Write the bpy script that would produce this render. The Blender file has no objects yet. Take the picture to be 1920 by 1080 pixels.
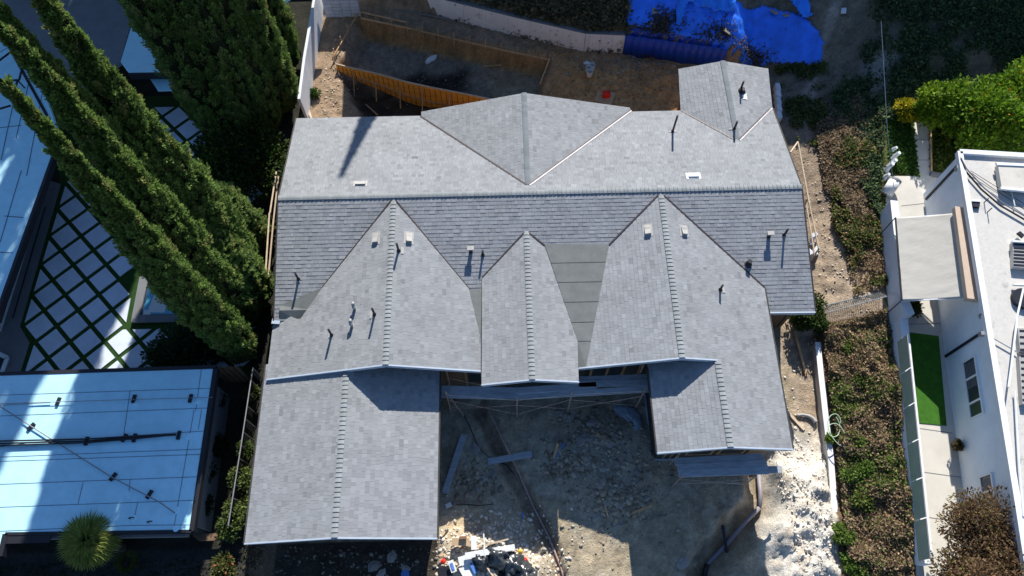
import bpy, bmesh, math, random
import numpy as np
from mathutils import Vector, Matrix

random.seed(7); RS = np.random.RandomState(11)
sc = bpy.context.scene
COL = sc.collection
R = math.radians
# ---------------------------------------------------------------- camera, sky, sun, exposure
HC = 28.0; FPX = 1400.0; TH = math.atan(660/1400); YAW = -R(1.5)
cd = bpy.data.cameras.new('drone_camera'); cam = bpy.data.objects.new('drone_camera', cd); COL.objects.link(cam)
cam.location = (0, 0, HC); cam.rotation_euler = (TH, 0, YAW)
cd.sensor_width = 36; cd.lens = 36*FPX/1920; cd.clip_start = 0.5; cd.clip_end = 3000
sc.camera = cam
SUN_EL, SUN_AZ = R(32.0), R(9.6)
w = bpy.data.worlds.new('World'); sc.world = w; w.use_nodes = True
nt = w.node_tree; nt.nodes.clear()
sky = nt.nodes.new('ShaderNodeTexSky'); sky.sky_type = 'NISHITA'; sky.sun_disc = False
sky.sun_elevation = SUN_EL; sky.sun_rotation = SUN_AZ; sky.air_density = 1.0; sky.dust_density = 0.4; sky.ozone_density = 6.0
bg = nt.nodes.new('ShaderNodeBackground'); bg.inputs['Strength'].default_value = 0.092
wo = nt.nodes.new('ShaderNodeOutputWorld')
nt.links.new(sky.outputs[0], bg.inputs[0]); nt.links.new(bg.outputs[0], wo.inputs[0])
sl = bpy.data.lights.new('sun', 'SUN'); sl.energy = 5.0; sl.angle = R(0.53); sl.color = (1.0, 0.955, 0.88)
so = bpy.data.objects.new('sun', sl); COL.objects.link(so); so.location = (5, 40, 40)
LD = Vector((-math.sin(SUN_AZ)*math.cos(SUN_EL), -math.cos(SUN_AZ)*math.cos(SUN_EL), -math.sin(SUN_EL)))
so.rotation_euler = LD.to_track_quat('-Z', 'Y').to_euler()
sc.view_settings.view_transform = 'Standard'; sc.view_settings.look = 'None'
sc.view_settings.gamma = 1.0; sc.view_settings.exposure = 0.6; sc.view_settings.use_curve_mapping = False
try:
    sc.cycles.max_bounces = 6; sc.cycles.diffuse_bounces = 3; sc.cycles.transparent_max_bounces = 8
except Exception: pass

# ---------------------------------------------------------------- surveying helpers
c_, s_ = math.cos(TH), math.sin(TH); cy_, sy_ = math.cos(YAW), math.sin(YAW)
CR = np.array([cy_, sy_, 0.0]); CDN = np.array([sy_*c_, -cy_*c_, -s_]); CF = np.array([-sy_*s_, cy_*s_, -c_])
CP = np.array([0, 0, HC])
def ray(px, py): return (px-960)*CR + (py-540)*CDN + FPX*CF
def at(px, py, z=0.0):
    d = ray(px, py); return Vector(CP + d*((z-HC)/d[2]))
def on(px, py, pl):
    a, b, c = pl; d = ray(px, py); t = (a + b*CP[0] + c*CP[1] - CP[2])/(d[2]-b*d[0]-c*d[1]); return Vector(CP + d*t)
def ztop(base, px, py):
    d = ray(px, py); b = np.array(base)-CP; t = (b[0]*d[0]+b[1]*d[1])/(d[0]**2+d[1]**2); return float(CP[2]+d[2]*t)
def proj(P):
    v = np.array(P)-CP; k = v@CF; return 960+FPX*(v@CR)/k, 540+FPX*(v@CDN)/k

# ---------------------------------------------------------------- noise
def _h(ix, iy, s):
    n = (ix*374761393 + iy*668265263 + s*2147483647) & 0xffffffff
    n = ((n ^ (n >> 13))*1274126177) & 0xffffffff
    return ((n ^ (n >> 16)) & 0xffff)/65535.0
def vn(x, y, s=0):
    x = np.asarray(x, float); y = np.asarray(y, float)
    ix = np.floor(x).astype(np.int64); iy = np.floor(y).astype(np.int64); fx = x-ix; fy = y-iy
    fx = fx*fx*(3-2*fx); fy = fy*fy*(3-2*fy)
    a = _h(ix, iy, s); b = _h(ix+1, iy, s); c = _h(ix, iy+1, s); d = _h(ix+1, iy+1, s)
    return (a*(1-fx)+b*fx)*(1-fy)+(c*(1-fx)+d*fx)*fy
def fbm(x, y, o=4, s=0):
    v = 0; a = .5; t = 0
    for i in range(o):
        v = v+a*vn(x*2**i+17*i, y*2**i-9*i, s+i); t += a; a *= .5
    return v/t-.5
def sst(a, b, x):
    t = np.clip((x-a)/(b-a), 0, 1); return t*t*(3-2*t)
def sdp(X, Y, poly):
    """signed distance to a polygon, negative inside"""
    X = np.asarray(X, float); Y = np.asarray(Y, float)
    d = np.full(X.shape, 1e9); inside = np.zeros(X.shape, bool); n = len(poly)
    for i in range(n):
        x1, y1 = poly[i][0], poly[i][1]; x2, y2 = poly[(i+1) % n][0], poly[(i+1) % n][1]
        ex, ey = x2-x1, y2-y1; L = ex*ex+ey*ey+1e-12
        t = np.clip(((X-x1)*ex+(Y-y1)*ey)/L, 0, 1)
        d = np.minimum(d, np.hypot(X-x1-t*ex, Y-y1-t*ey))
        cnd = ((y1 > Y) != (y2 > Y)) & (X < (x2-x1)*(Y-y1)/((y2-y1) if y2 != y1 else 1e-12)+x1)
        inside ^= cnd
    return np.where(inside, -d, d)
def sdl(X, Y, pts):
    X = np.asarray(X, float); d = np.full(X.shape, 1e9)
    for i in range(len(pts)-1):
        x1, y1 = pts[i][0], pts[i][1]; x2, y2 = pts[i+1][0], pts[i+1][1]
        ex, ey = x2-x1, y2-y1; L = ex*ex+ey*ey+1e-12
        t = np.clip(((X-x1)*ex+(Y-y1)*ey)/L, 0, 1); d = np.minimum(d, np.hypot(X-x1-t*ex, Y-y1-t*ey))
    return d

# ---------------------------------------------------------------- materials
MATS = {}
def mat(name, col, rough=.8, var=.15, scale=3.0, bump=0.0, bscale=30.0, metal=0.0, spec=.3, attr=None, objvar=0.0, col2=None, trans=0.0, stretch=None, stain=None):
    """Principled material: base colour with two octaves of noise variation, optional per-face attribute, per-object tone, stains, bump"""
    m = bpy.data.materials.new(name); m.use_nodes = True; MATS[name] = m
    n = m.node_tree.nodes; l = m.node_tree.links; n.clear()
    out = n.new('ShaderNodeOutputMaterial'); p = n.new('ShaderNodeBsdfPrincipled'); l.new(p.outputs[0], out.inputs[0])
    p.inputs['Roughness'].default_value = rough; p.inputs['Metallic'].default_value = metal; p.inputs['Specular IOR Level'].default_value = spec
    tc = n.new('ShaderNodeTexCoord'); src = tc.outputs['Object']
    if stretch:
        mp = n.new('ShaderNodeMapping'); mp.inputs['Scale'].default_value = stretch; l.new(src, mp.inputs[0]); src = mp.outputs[0]
    if attr:
        a = n.new('ShaderNodeAttribute'); a.attribute_name = attr; cur = a.outputs['Color']
    else:
        rg = n.new('ShaderNodeRGB'); rg.outputs[0].default_value = (*col, 1); cur = rg.outputs[0]
    if col2 is not None:
        nz = n.new('ShaderNodeTexNoise'); nz.inputs['Scale'].default_value = scale*.5; nz.inputs['Detail'].default_value = 5; l.new(src, nz.inputs['Vector'])
        rp = n.new('ShaderNodeMapRange'); rp.inputs[1].default_value = .4; rp.inputs[2].default_value = .62; l.new(nz.outputs[0], rp.inputs[0])
        mx = n.new('ShaderNodeMix'); mx.data_type = 'RGBA'; l.new(rp.outputs[0], mx.inputs[0]); l.new(cur, mx.inputs[6]); mx.inputs[7].default_value = (*col2, 1); cur = mx.outputs[2]
    if stain:
        nz = n.new('ShaderNodeTexNoise'); nz.inputs['Scale'].default_value = stain[1]; nz.inputs['Detail'].default_value = 8; nz.inputs['Roughness'].default_value = .7; l.new(src, nz.inputs['Vector'])
        rp = n.new('ShaderNodeMapRange'); rp.inputs[1].default_value = stain[2]; rp.inputs[2].default_value = stain[2]+.12; l.new(nz.outputs[0], rp.inputs[0])
        mx = n.new('ShaderNodeMix'); mx.data_type = 'RGBA'; l.new(rp.outputs[0], mx.inputs[0]); l.new(cur, mx.inputs[6]); mx.inputs[7].default_value = (*stain[0], 1); cur = mx.outputs[2]
    if var:
        nz = n.new('ShaderNodeTexNoise'); nz.inputs['Scale'].default_value = scale; nz.inputs['Detail'].default_value = 6; nz.inputs['Roughness'].default_value = .65; l.new(src, nz.inputs['Vector'])
        rp = n.new('ShaderNodeMapRange'); rp.inputs[1].default_value = .3; rp.inputs[2].default_value = .7; rp.inputs[3].default_value = 1-var; rp.inputs[4].default_value = 1+var; l.new(nz.outputs[0], rp.inputs[0])
        val = rp.outputs[0]
        if objvar:
            oi = n.new('ShaderNodeObjectInfo'); r2 = n.new('ShaderNodeMapRange'); r2.inputs[3].default_value = 1-objvar; r2.inputs[4].default_value = 1+objvar; l.new(oi.outputs['Random'], r2.inputs[0])
            mu = n.new('ShaderNodeMath'); mu.operation = 'MULTIPLY'; l.new(val, mu.inputs[0]); l.new(r2.outputs[0], mu.inputs[1]); val = mu.outputs[0]
        vm = n.new('ShaderNodeVectorMath'); vm.operation = 'SCALE'; l.new(cur, vm.inputs[0]); l.new(val, vm.inputs['Scale']); cur = vm.outputs[0]
    l.new(cur, p.inputs['Base Color'])
    if bump:
        nb = n.new('ShaderNodeTexNoise'); nb.inputs['Scale'].default_value = bscale; nb.inputs['Detail'].default_value = 6; nb.inputs['Roughness'].default_value = .7; l.new(src, nb.inputs['Vector'])
        b = n.new('ShaderNodeBump'); b.inputs['Strength'].default_value = 1.0; b.inputs['Distance'].default_value = bump; l.new(nb.outputs[0], b.inputs['Height']); l.new(b.outputs[0], p.inputs['Normal'])
    if trans:
        tr = n.new('ShaderNodeBsdfTranslucent'); l.new(cur, tr.inputs[0]); ms = n.new('ShaderNodeMixShader'); ms.inputs[0].default_value = trans
        l.new(p.outputs[0], ms.inputs[1]); l.new(tr.outputs[0], ms.inputs[2]); l.new(ms.outputs[0], out.inputs[0])
    return m

SHING = mat('asphalt_shingle', (.2, .2, .2), .92, .09, .8, .002, 260, attr='tone', spec=.2, stain=((.36, .37, .37), 3.2, .69))
SHINGO = mat('asphalt_shingle_tab', (.285, .295, .31), .92, .06, 1.2, .002, 260, objvar=.13, spec=.2)
CAPM = mat('ridge_cap_shingle', (.27, .29, .295), .92, .08, 4, .002, 200, objvar=.10, spec=.2)
FELT = mat('mineral_felt', (.175, .185, .18), .95, .14, 2.5, .004, 90, spec=.2, stain=((.22, .225, .215), 1.6, .6))
UNDER = mat('roof_deck_paper', (.10, .10, .10), .95, .1)
FASCIA = mat('primed_fascia', (.44, .51, .60), .6, .08, 3)
BOARD = mat('sheathing_board', (.19, .125, .075), .85, .25, 2.0, .004, 25, stretch=(1, 1, 6))
PAPER = mat('building_paper', (.055, .052, .05), .85, .25, 2.0, .004, 12)
STUD = mat('framing_lumber', (.30, .21, .13), .8, .2, 5)
METAL = mat('galvanized_metal', (.38, .40, .41), .45, .15, 6, metal=.6)
DARKM = mat('dark_painted_pipe', (.018, .020, .028), .5, .1, 5)
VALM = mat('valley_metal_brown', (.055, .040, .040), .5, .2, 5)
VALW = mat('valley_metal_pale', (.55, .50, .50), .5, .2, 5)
VENTM = mat('vent_paint_grey', (.40, .39, .37), .6, .1, 5)
PLANK = mat('scaffold_plank_weathered', (.42, .46, .50), .85, .25, 2.5, .003, 30, stretch=(1, 6, 6), objvar=.18)
PIPE = mat('scaffold_tube_rusty', (.52, .38, .33), .5, .35, 9, metal=.3)
WOOD = mat('raw_timber', (.58, .36, .18), .8, .25, 4, .003, 30, objvar=.15)
WOODP = mat('pale_timber', (.58, .46, .33), .8, .2, 4, .003, 30, objvar=.15)
FORMP = mat('form_plywood_orange', (.95, .42, .07), .7, .22, 1.6, .003, 20, stretch=(1, 1, 5), stain=((.55, .20, .05), 1.4, .6))
WROOF = mat('white_membrane_shade_blue', (.50, .84, .98), .6, .08, 2.2, .003, 40, stain=((.42, .70, .84), 1.1, .60))  # white membrane; the blue it takes in shade is put into the colour
SEAM = mat('membrane_seam', (.10, .13, .17), .8, .2)
GROOF = mat('grey_roof_membrane', (.20, .205, .22), .9, .15, 1.2, .004, 30)
DARKF = mat('dark_fascia_metal', (.022, .022, .028), .5, .1, 4)
STUCCOL = mat('low_wall_render', (.52, .50, .48), .9, .08, 2, .006, 60, stain=((.38, .33, .27), 1.0, .55))
STUCCO = mat('white_stucco', (.74, .77, .80), .9, .05, 2, .006, 60, stain=((.62, .63, .63), .8, .62))
GSTUC = mat('blue_grey_stucco', (.80, .86, .92), .9, .06, 2, .006, 60, stain=((.70, .75, .78), .7, .6))
BWALL = mat('block_wall_paint', (.93, .88, .83), .85, .10, 1.2, .004, 30, stain=((.42, .30, .16), .9, .6))
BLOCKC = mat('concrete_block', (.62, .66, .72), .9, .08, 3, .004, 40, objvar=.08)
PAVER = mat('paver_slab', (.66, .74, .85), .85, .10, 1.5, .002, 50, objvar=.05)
CONC = mat('grey_concrete', (.20, .205, .215), .9, .10, 1.5, .003, 40)
CONCW = mat('pale_concrete', (.60, .57, .51), .9, .08, 1.2, .003, 40, stain=((.48, .45, .40), .8, .6))  # pale concrete with darker stains
GRAVR = mat('gravel_roof', (.60, .58, .54), .95, .08, 8, .010, 60, stain=((.34, .335, .32), 1.1, .60))
GLASSD = mat('dark_glass', (.02, .028, .04), .3, .1, 3, spec=.6)
GLASSG = mat('green_tinted_glass', (.30, .42, .35), .25, .08, 2, spec=.6)
WFRAME = mat('white_window_frame', (.78, .80, .82), .5, .04, 3)
AWN = mat('awning_canvas', (.50, .48, .43), .9, .07, 2.0, .006, 9, stretch=(1, 4, 1), stain=((.42, .395, .35), .8, .6))
AWNB = mat('awning_box_beige', (.56, .44, .34), .6, .07, 3)
TARP = mat('blue_tarpaulin', (.03, .20, .95), .42, .3, 1.6, .006, 12, spec=.5)
TARPB = mat('bright_blue_tarpaulin', (.025, .25, .99), .38, .3, 2.5, .004, 14, spec=.5)
TARPD = mat('dark_blue_tarpaulin', (.012, .06, .42), .45, .16, 1.6, .006, 12, spec=.5)
RED = mat('red_plastic', (.75, .03, .015), .4, .06)
YEL = mat('yellow_plastic', (.80, .50, .08), .5, .06)
WPLA = mat('white_plastic', (.78, .78, .76), .45, .05)
BPLA = mat('blue_plastic', (.10, .22, .55), .45, .1)
BLACKP = mat('black_pipe_plastic', (.02, .022, .03), .4, .1)
GPIPE = mat('grey_plastic_pipe', (.26, .24, .27), .45, .1)
BAGM = mat('black_bag_film', (.05, .055, .06), .22, .15, 4, .01, 7, spec=.7)
BARK = mat('bark', (.13, .095, .07), .9, .25, 5, .01, 25)
SOIL = mat('bare_soil', (.2, .15, .1), .96, .26, 9, .05, 14, attr='Col', spec=.1)
ROCK = mat('broken_concrete', (.30, .28, .25), .92, .22, 3, .01, 25, objvar=.25)
LEAF = mat('foliage', (.05, .08, .02), .7, 0, attr='Col', spec=.25, trans=.4)
TURFJ = mat('joint_turf_shaded', (.022, .065, .010), .95, .3, 6, .02, 90, stain=((.045, .11, .018), 2.0, .58))  # joint grass darkened; its shade is put into the colour
TURF = mat('artificial_turf', (.045, .16, .012), .9, .25, 5, .02, 120, stain=((.055, .15, .02), 1.5, .6))
WATER = mat('pool_water', (.10, .45, .62), .06, .05, 1.5, .004, 5, spec=.6)
POOLT = mat('pool_tile', (.04, .13, .30), .4, .15, 20)
CRATE = mat('cardboard', (.48, .34, .20), .8, .12, 3, objvar=.2)
HOSE = mat('pale_green_hose', (.42, .55, .38), .5, .05)
TERRA = mat('terracotta_pot', (.28, .15, .09), .8, .1)

# ---------------------------------------------------------------- object helpers
def tag(o, label=None, cat=None, group=None, kind=None):
    if label: o['label'] = label
    if cat: o['category'] = cat
    if group: o['group'] = group
    if kind: o['kind'] = kind
    return o
def empty(name, loc, label=None, cat=None, group=None, rz=0):
    o = bpy.data.objects.new(name, None); COL.objects.link(o); o.location = loc; o.rotation_euler = (0, 0, rz); o.empty_display_size = .2
    return tag(o, label, cat, group)
def wl(o):
    v = Vector((0, 0, 0))
    while o is not None: v = v+o.location; o = o.parent
    return v
def npmesh(name, V, F, m, parent=None, smooth=False, attr=None, colors=None, rel=True):
    """fast mesh from arrays; F is an (n,3|4) array"""
    V = np.asarray(V, np.float32); F = np.asarray(F, np.int32)
    if parent is not None and rel: V = V-np.array(wl(parent), np.float32)
    me = bpy.data.meshes.new(name); k = F.shape[1]
    me.vertices.add(len(V)); me.vertices.foreach_set('co', V.ravel())
    me.loops.add(F.size); me.loops.foreach_set('vertex_index', F.ravel())
    me.polygons.add(len(F)); me.polygons.foreach_set('loop_start', np.arange(0, F.size, k, dtype=np.int32)); me.polygons.foreach_set('loop_total', np.full(len(F), k, np.int32))
    if smooth: me.polygons.foreach_set('use_smooth', np.ones(len(F), bool))
    me.update(calc_edges=True)
    if colors is not None:
        dom = 'POINT' if len(colors) == len(V) else 'FACE'
        a = me.color_attributes.new(attr, 'FLOAT_COLOR', 'POINT') if dom == 'POINT' else me.attributes.new(attr, 'FLOAT_COLOR', 'FACE')
        C4 = np.ones((len(colors), 4), np.float32); C4[:, :3] = colors; a.data.foreach_set('color', C4.ravel())
    me.materials.append(m)
    o = bpy.data.objects.new(name, me); COL.objects.link(o)
    if parent is not None: o.parent = parent
    return o
class MB:
    def __init__(s): s.v = []; s.f = []; s.m = []; s.t = []; s.cur = 0; s.tone = None
    def add(s, vs, fs):
        b = len(s.v); s.v += [tuple(v) for v in vs]; s.f += [tuple(b+i for i in f) for f in fs]
        s.m += [s.cur]*len(fs); s.t += [s.tone]*len(fs)
    def box(s, c, d, rz=0, tilt=None, M=None):
        x, y, z = d[0]/2, d[1]/2, d[2]/2
        vs = [Vector((i*x, j*y, k*z)) for k in (-1, 1) for j in (-1, 1) for i in (-1, 1)]
        if M is None: M = Matrix.Rotation(rz, 3, 'Z') if tilt is None else (Matrix.Rotation(rz, 3, 'Z') @ Matrix.Rotation(tilt[0], 3, 'X') @ Matrix.Rotation(tilt[1], 3, 'Y'))
        c = Vector(c); s.add([M @ v+c for v in vs], [(0, 2, 3, 1), (4, 5, 7, 6), (0, 1, 5, 4), (2, 6, 7, 3), (1, 3, 7, 5), (0, 4, 6, 2)]); return s
    def beam(s, a, b, w_, h, up=Vector((0, 0, 1))):
        a = Vector(a); b = Vector(b); d = (b-a); L = d.length; d.normalize()
        if abs(d.dot(up)) > .95: up = Vector((0, 1, 0))
        sd = d.cross(up).normalized(); u = sd.cross(d).normalized()
        M = Matrix((d, sd, u)).transposed(); s.box((a+b)/2, (L, w_, h), M=M); return s
    def tube(s, pts, r, n=8, closed_ends=True, r2=None):
        pts = [Vector(p) for p in pts]; k = len(pts); b = len(s.v)
        for i, p in enumerate(pts):
            d = (pts[min(i+1, k-1)]-pts[max(i-1, 0)]).normalized(); up = Vector((0, 0, 1)) if abs(d.z) < .9 else Vector((1, 0, 0))
            sd = d.cross(up).normalized(); u = sd.cross(d); rr = r if r2 is None else r+(r2-r)*i/(k-1)
            s.v += [tuple(p+(sd*math.cos(2*math.pi*j/n)+u*math.sin(2*math.pi*j/n))*rr) for j in range(n)]
        fs = [(b+i*n+j, b+i*n+(j+1) % n, b+(i+1)*n+(j+1) % n, b+(i+1)*n+j) for i in range(k-1) for j in range(n)]
        if closed_ends: fs += [tuple(b+j for j in reversed(range(n))), tuple(b+(k-1)*n+j for j in range(n))]
        s.f += fs; s.m += [s.cur]*len(fs); s.t += [s.tone]*len(fs); return s
    def prism(s, top, drop):
        """polygon (list of 3-D points) extruded straight down by drop"""
        n = len(top); top = [Vector(p) for p in top]
        a = sum((top[i].x*top[(i+1) % n].y-top[(i+1) % n].x*top[i].y) for i in range(n))
        if a < 0: top = top[::-1]
        dv = Vector((0, 0, drop)) if not isinstance(drop, Vector) else drop
        s.add(top+[p-dv for p in top], [tuple(range(n)), tuple(range(2*n-1, n-1, -1))]+[(i, n+i, n+(i+1) % n, (i+1) % n) for i in range(n)]); return s
    def build(s, name, m, parent=None, label=None, cat=None, group=None, kind=None, smooth=False, bevel=0):
        off = wl(parent) if parent is not None else Vector((0, 0, 0))
        me = bpy.data.meshes.new(name); me.from_pydata([tuple(Vector(v)-off) for v in s.v], [], s.f)
        ms = m if isinstance(m, (list, tuple)) else [m]
        for q in ms: me.materials.append(q)
        if len(ms) > 1: me.polygons.foreach_set('material_index', s.m)
        if s.t and s.t[0] is not None:
            a = me.attributes.new('tone', 'FLOAT_COLOR', 'FACE'); C4 = np.ones((len(s.f), 4), np.float32); C4[:, :3] = np.array(s.t); a.data.foreach_set('color', C4.ravel())
        if smooth: me.polygons.foreach_set('use_smooth', [True]*len(s.f))
        me.update()
        o = bpy.data.objects.new(name, me); COL.objects.link(o)
        if parent is not None: o.parent = parent
        if bevel:
            md = o.modifiers.new('edge', 'BEVEL'); md.width = bevel; md.segments = 2; md.limit_method = 'ANGLE'
        return tag(o, label, cat, group, kind)
def rooted(o):
    """move the origin of a one-mesh thing to the middle of its base"""
    me = o.data; n = len(me.vertices); co = np.empty(n*3, np.float32); me.vertices.foreach_get('co', co); co = co.reshape(-1, 3)
    c = np.array([(co[:, 0].min()+co[:, 0].max())/2, (co[:, 1].min()+co[:, 1].max())/2, co[:, 2].min()]); co -= c
    me.vertices.foreach_set('co', co.ravel()); o.location = Vector(o.location)+Vector([float(q) for q in c]); me.update(); return o
def copy_tree(o, parent=None):
    c = o.copy(); COL.objects.link(c)
    if parent is not None: c.parent = parent
    for ch in [q for q in bpy.data.objects if q.parent == o]: copy_tree(ch, c)
    return c
def inst(mesh_obj, name, parent, M, m=None):
    """another object sharing a mesh"""
    o = bpy.data.objects.new(name, mesh_obj.data if hasattr(mesh_obj, 'data') else mesh_obj); COL.objects.link(o)
    o.parent = parent; M = M.copy(); M.translation = M.translation-wl(parent) if parent is not None else M.translation; o.matrix_local = M; return o
def clip_poly(poly, clip):
    """Sutherland-Hodgman, 2-D, clip convex and counter-clockwise"""
    out = poly
    for i in range(len(clip)):
        ax, ay = clip[i]; bx, by = clip[(i+1) % len(clip)]; inp = out; out = []
        if not inp: break
        sgn = lambda p: (bx-ax)*(p[1]-ay)-(by-ay)*(p[0]-ax)
        for j in range(len(inp)):
            p, q = inp[j-1], inp[j]; sp, sq = sgn(p), sgn(q)
            if sq >= 0:
                if sp < 0: t = sp/(sp-sq); out.append((p[0]+(q[0]-p[0])*t, p[1]+(q[1]-p[1])*t))
                out.append(q)
            elif sp >= 0: t = sp/(sp-sq); out.append((p[0]+(q[0]-p[0])*t, p[1]+(q[1]-p[1])*t))
    return out
def ccw(p):
    a = sum(p[i][0]*p[(i+1) % len(p)][1]-p[(i+1) % len(p)][0]*p[i][1] for i in range(len(p)))
    return p if a > 0 else p[::-1]

# ---------------------------------------------------------------- terrain
def P2(l, z=0): return [tuple(at(x, y, z))[:2] for x, y in l]
RETW = P2([(600, -30), (700, 10), (840, 32), (975, 66), (1095, 94), (1165, 97), (1350, 122), (1400, 131)])
PIT = P2([(678, 42), (1022, 116), (1008, 168), (905, 192), (640, 132)])
PIT2 = P2([(640, 131), (712, 147), (810, 171), (915, 192), (975, 205), (960, 235), (690, 232)])
TREN = P2([(1420, 860), (1432, 950), (1372, 1012), (1325, 1062), (1318, 1120)])
TR2 = P2([(895, 765), (945, 860), (985, 930), (1030, 1010), (1060, 1110)])
TR3 = P2([(862, 775), (905, 850), (935, 900), (975, 960), (1005, 1040)])
RUB = P2([(1040, 840), (1110, 780), (1215, 800), (1225, 900), (1215, 960), (1150, 975), (1080, 940)])
DEB = P2([(820, 1000), (880, 985), (950, 1000), (1010, 1050), (1010, 1110), (810, 1110)])
MND = P2([(1452, 880), (1545, 860), (1600, 1120), (1440, 1120), (1425, 1000)])
LOWW = P2([(1526, 560), (1530, 650), (1545, 790), (1560, 880), (1562, 1080), (1560, 1300)])
WX = lambda Y: np.interp(Y, [0, 3.2, 11.6, 15.7, 24, 32], [13.4, 13.8, 15.1, 15.8, 17.3, 18.8])   # foot of the tall white wall
LX = lambda Y: np.interp(Y, [0, 2.1, 5.8, 8.2, 10.5, 12.3, 40], [11.2, 11.4, 11.9, 12.1, 12.35, 12.5, 12.5])
def hz(X, Y, detail=True):
    X = np.asarray(X, float); Y = np.asarray(Y, float)
    z = .05*fbm(X*.35, Y*.35, 3, 1)
    # bank between the low wall and the tall white wall
    lx = LX(Y); wx = WX(Y); k = np.clip((X-lx)/(wx-lx), 0, 1.0)
    bank = np.where(Y < 10.8, .35*sst(lx-.02, lx+.12, X)+.65*k, 1.0*sst(lx-1.6, wx, X))
    z = z+bank*(X > 9)
    z = z+.2*sst(wx, wx+.15, X)
    # hillside behind the retaining wall and beyond
    yw = np.interp(X, [p[0] for p in RETW], [p[1] for p in RETW]); yw = np.where(X > RETW[-1][0], np.interp(X, [RETW[-1][0], 15, 19, 24, 30], [RETW[-1][1], 23.6, 22.5, 22.6, 22]), yw)
    dy = Y-yw; hw = 1.18*sst(0.0, .12, dy)*(X > -8.2)*(1-sst(11, 12.5, X))
    crest = np.interp(X, [-40, -9, -8.0, -7.4, -6.5, -5.7, -4, 8, 11, 12.6, 13.6, 14.5, 16, 22, 30, 60], [.5, .5, .8, .8, .9, 6.2, 6.6, 6.6, 5.6, 5.2, 5.2, 7.6, 8.2, 8.4, 8.2, 7])
    up = np.clip(dy, 0, None)*.50
    z = z+np.where(X > -8.2, hw+np.minimum(up, 2.6), 0)
    z = np.maximum(z, crest*sst(28.2, 31.5, Y)*1.0+0*z-3*(Y < 28.2))
    z = np.where(Y > 31.5, z+0.10*(Y-31.5), z)
    z = np.where(Y > 60, z*0+12, z)
    # excavation
    d = sdp(X, Y, PIT); z = z-.85*sst(.28, -.18, d+.3*fbm(X*1.2, Y*1.2, 3, 5))
    d = sdp(X, Y, PIT2); z = z-1.15*sst(.25, -.2, d+.15*fbm(X*1.2, Y*1.2, 3, 8))
    # front yard
    z = z+.30*sst(.6, -.8, sdp(X, Y, RUB))+.28*sst(.3, -.9, sdp(X, Y, DEB))
    m = sst(.35, -.9, sdp(X, Y, MND)+.5*fbm(X*.9, Y*.9, 3, 3)); z = np.maximum(z, z*(1-m)+m*(.85+.45*fbm(X*.8, Y*.8, 4, 4)-.13*np.abs(fbm(X*2.1, Y*2.1, 5, 44))*5+.10*np.abs(fbm(X*5.3, Y*5.3, 3, 45))*4))
    z = z-.75*sst(.75, .25, sdl(X, Y, TREN)+.35*fbm(X*1.1, Y*1.1, 3, 6))*(X > 4)
    z = z-.30*sst(.30, .12, sdl(X, Y, TR2)+.2*fbm(X*2, Y*2, 2, 7))-.13*sst(.4, .1, sdl(X, Y, TR3)+.2*fbm(X*2, Y*2, 2, 7))
    z = z+.25*fbm(X*.9, Y*.9, 3, 9)*((X > 3)&(X < 11)&(Y > 20.6)&(Y < 25))
    if detail:
        inb = (X > -8.3) & (X < wx) & (Y > -4) & (Y < 30)
        r = np.where((X > lx) & inb, .14, .09); r = np.where(m > .1, .22, r); r = np.where((Y > 20) & (X > -8) & (X < 12), .2, r); r = np.where((X > 9.8)&(X<13)&(Y < 12), .12, r)
        z = z+np.where(inb | (Y > 21) & (X > -8.3), r*fbm(X*2.2, Y*2.2, 5, 12)+.45*r*(.5-np.abs(fbm(X*6.5, Y*6.5, 3, 14))*3), 0)
    z = np.where((X < -9.0) & (Y < 30), np.minimum(z, -.03), z)
    return z
def hz1(x, y, detail=True): return float(hz(np.array([x]), np.array([y]), detail)[0])
def gp(px, py, up=0.0):
    z = 0.0
    for i in range(14):
        p = at(px, py, z); z = .5*z+.5*(hz1(p.x, p.y, False)+up)
    p = at(px, py, z); return Vector((p.x, p.y, hz1(p.x, p.y, False)+up))
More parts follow.
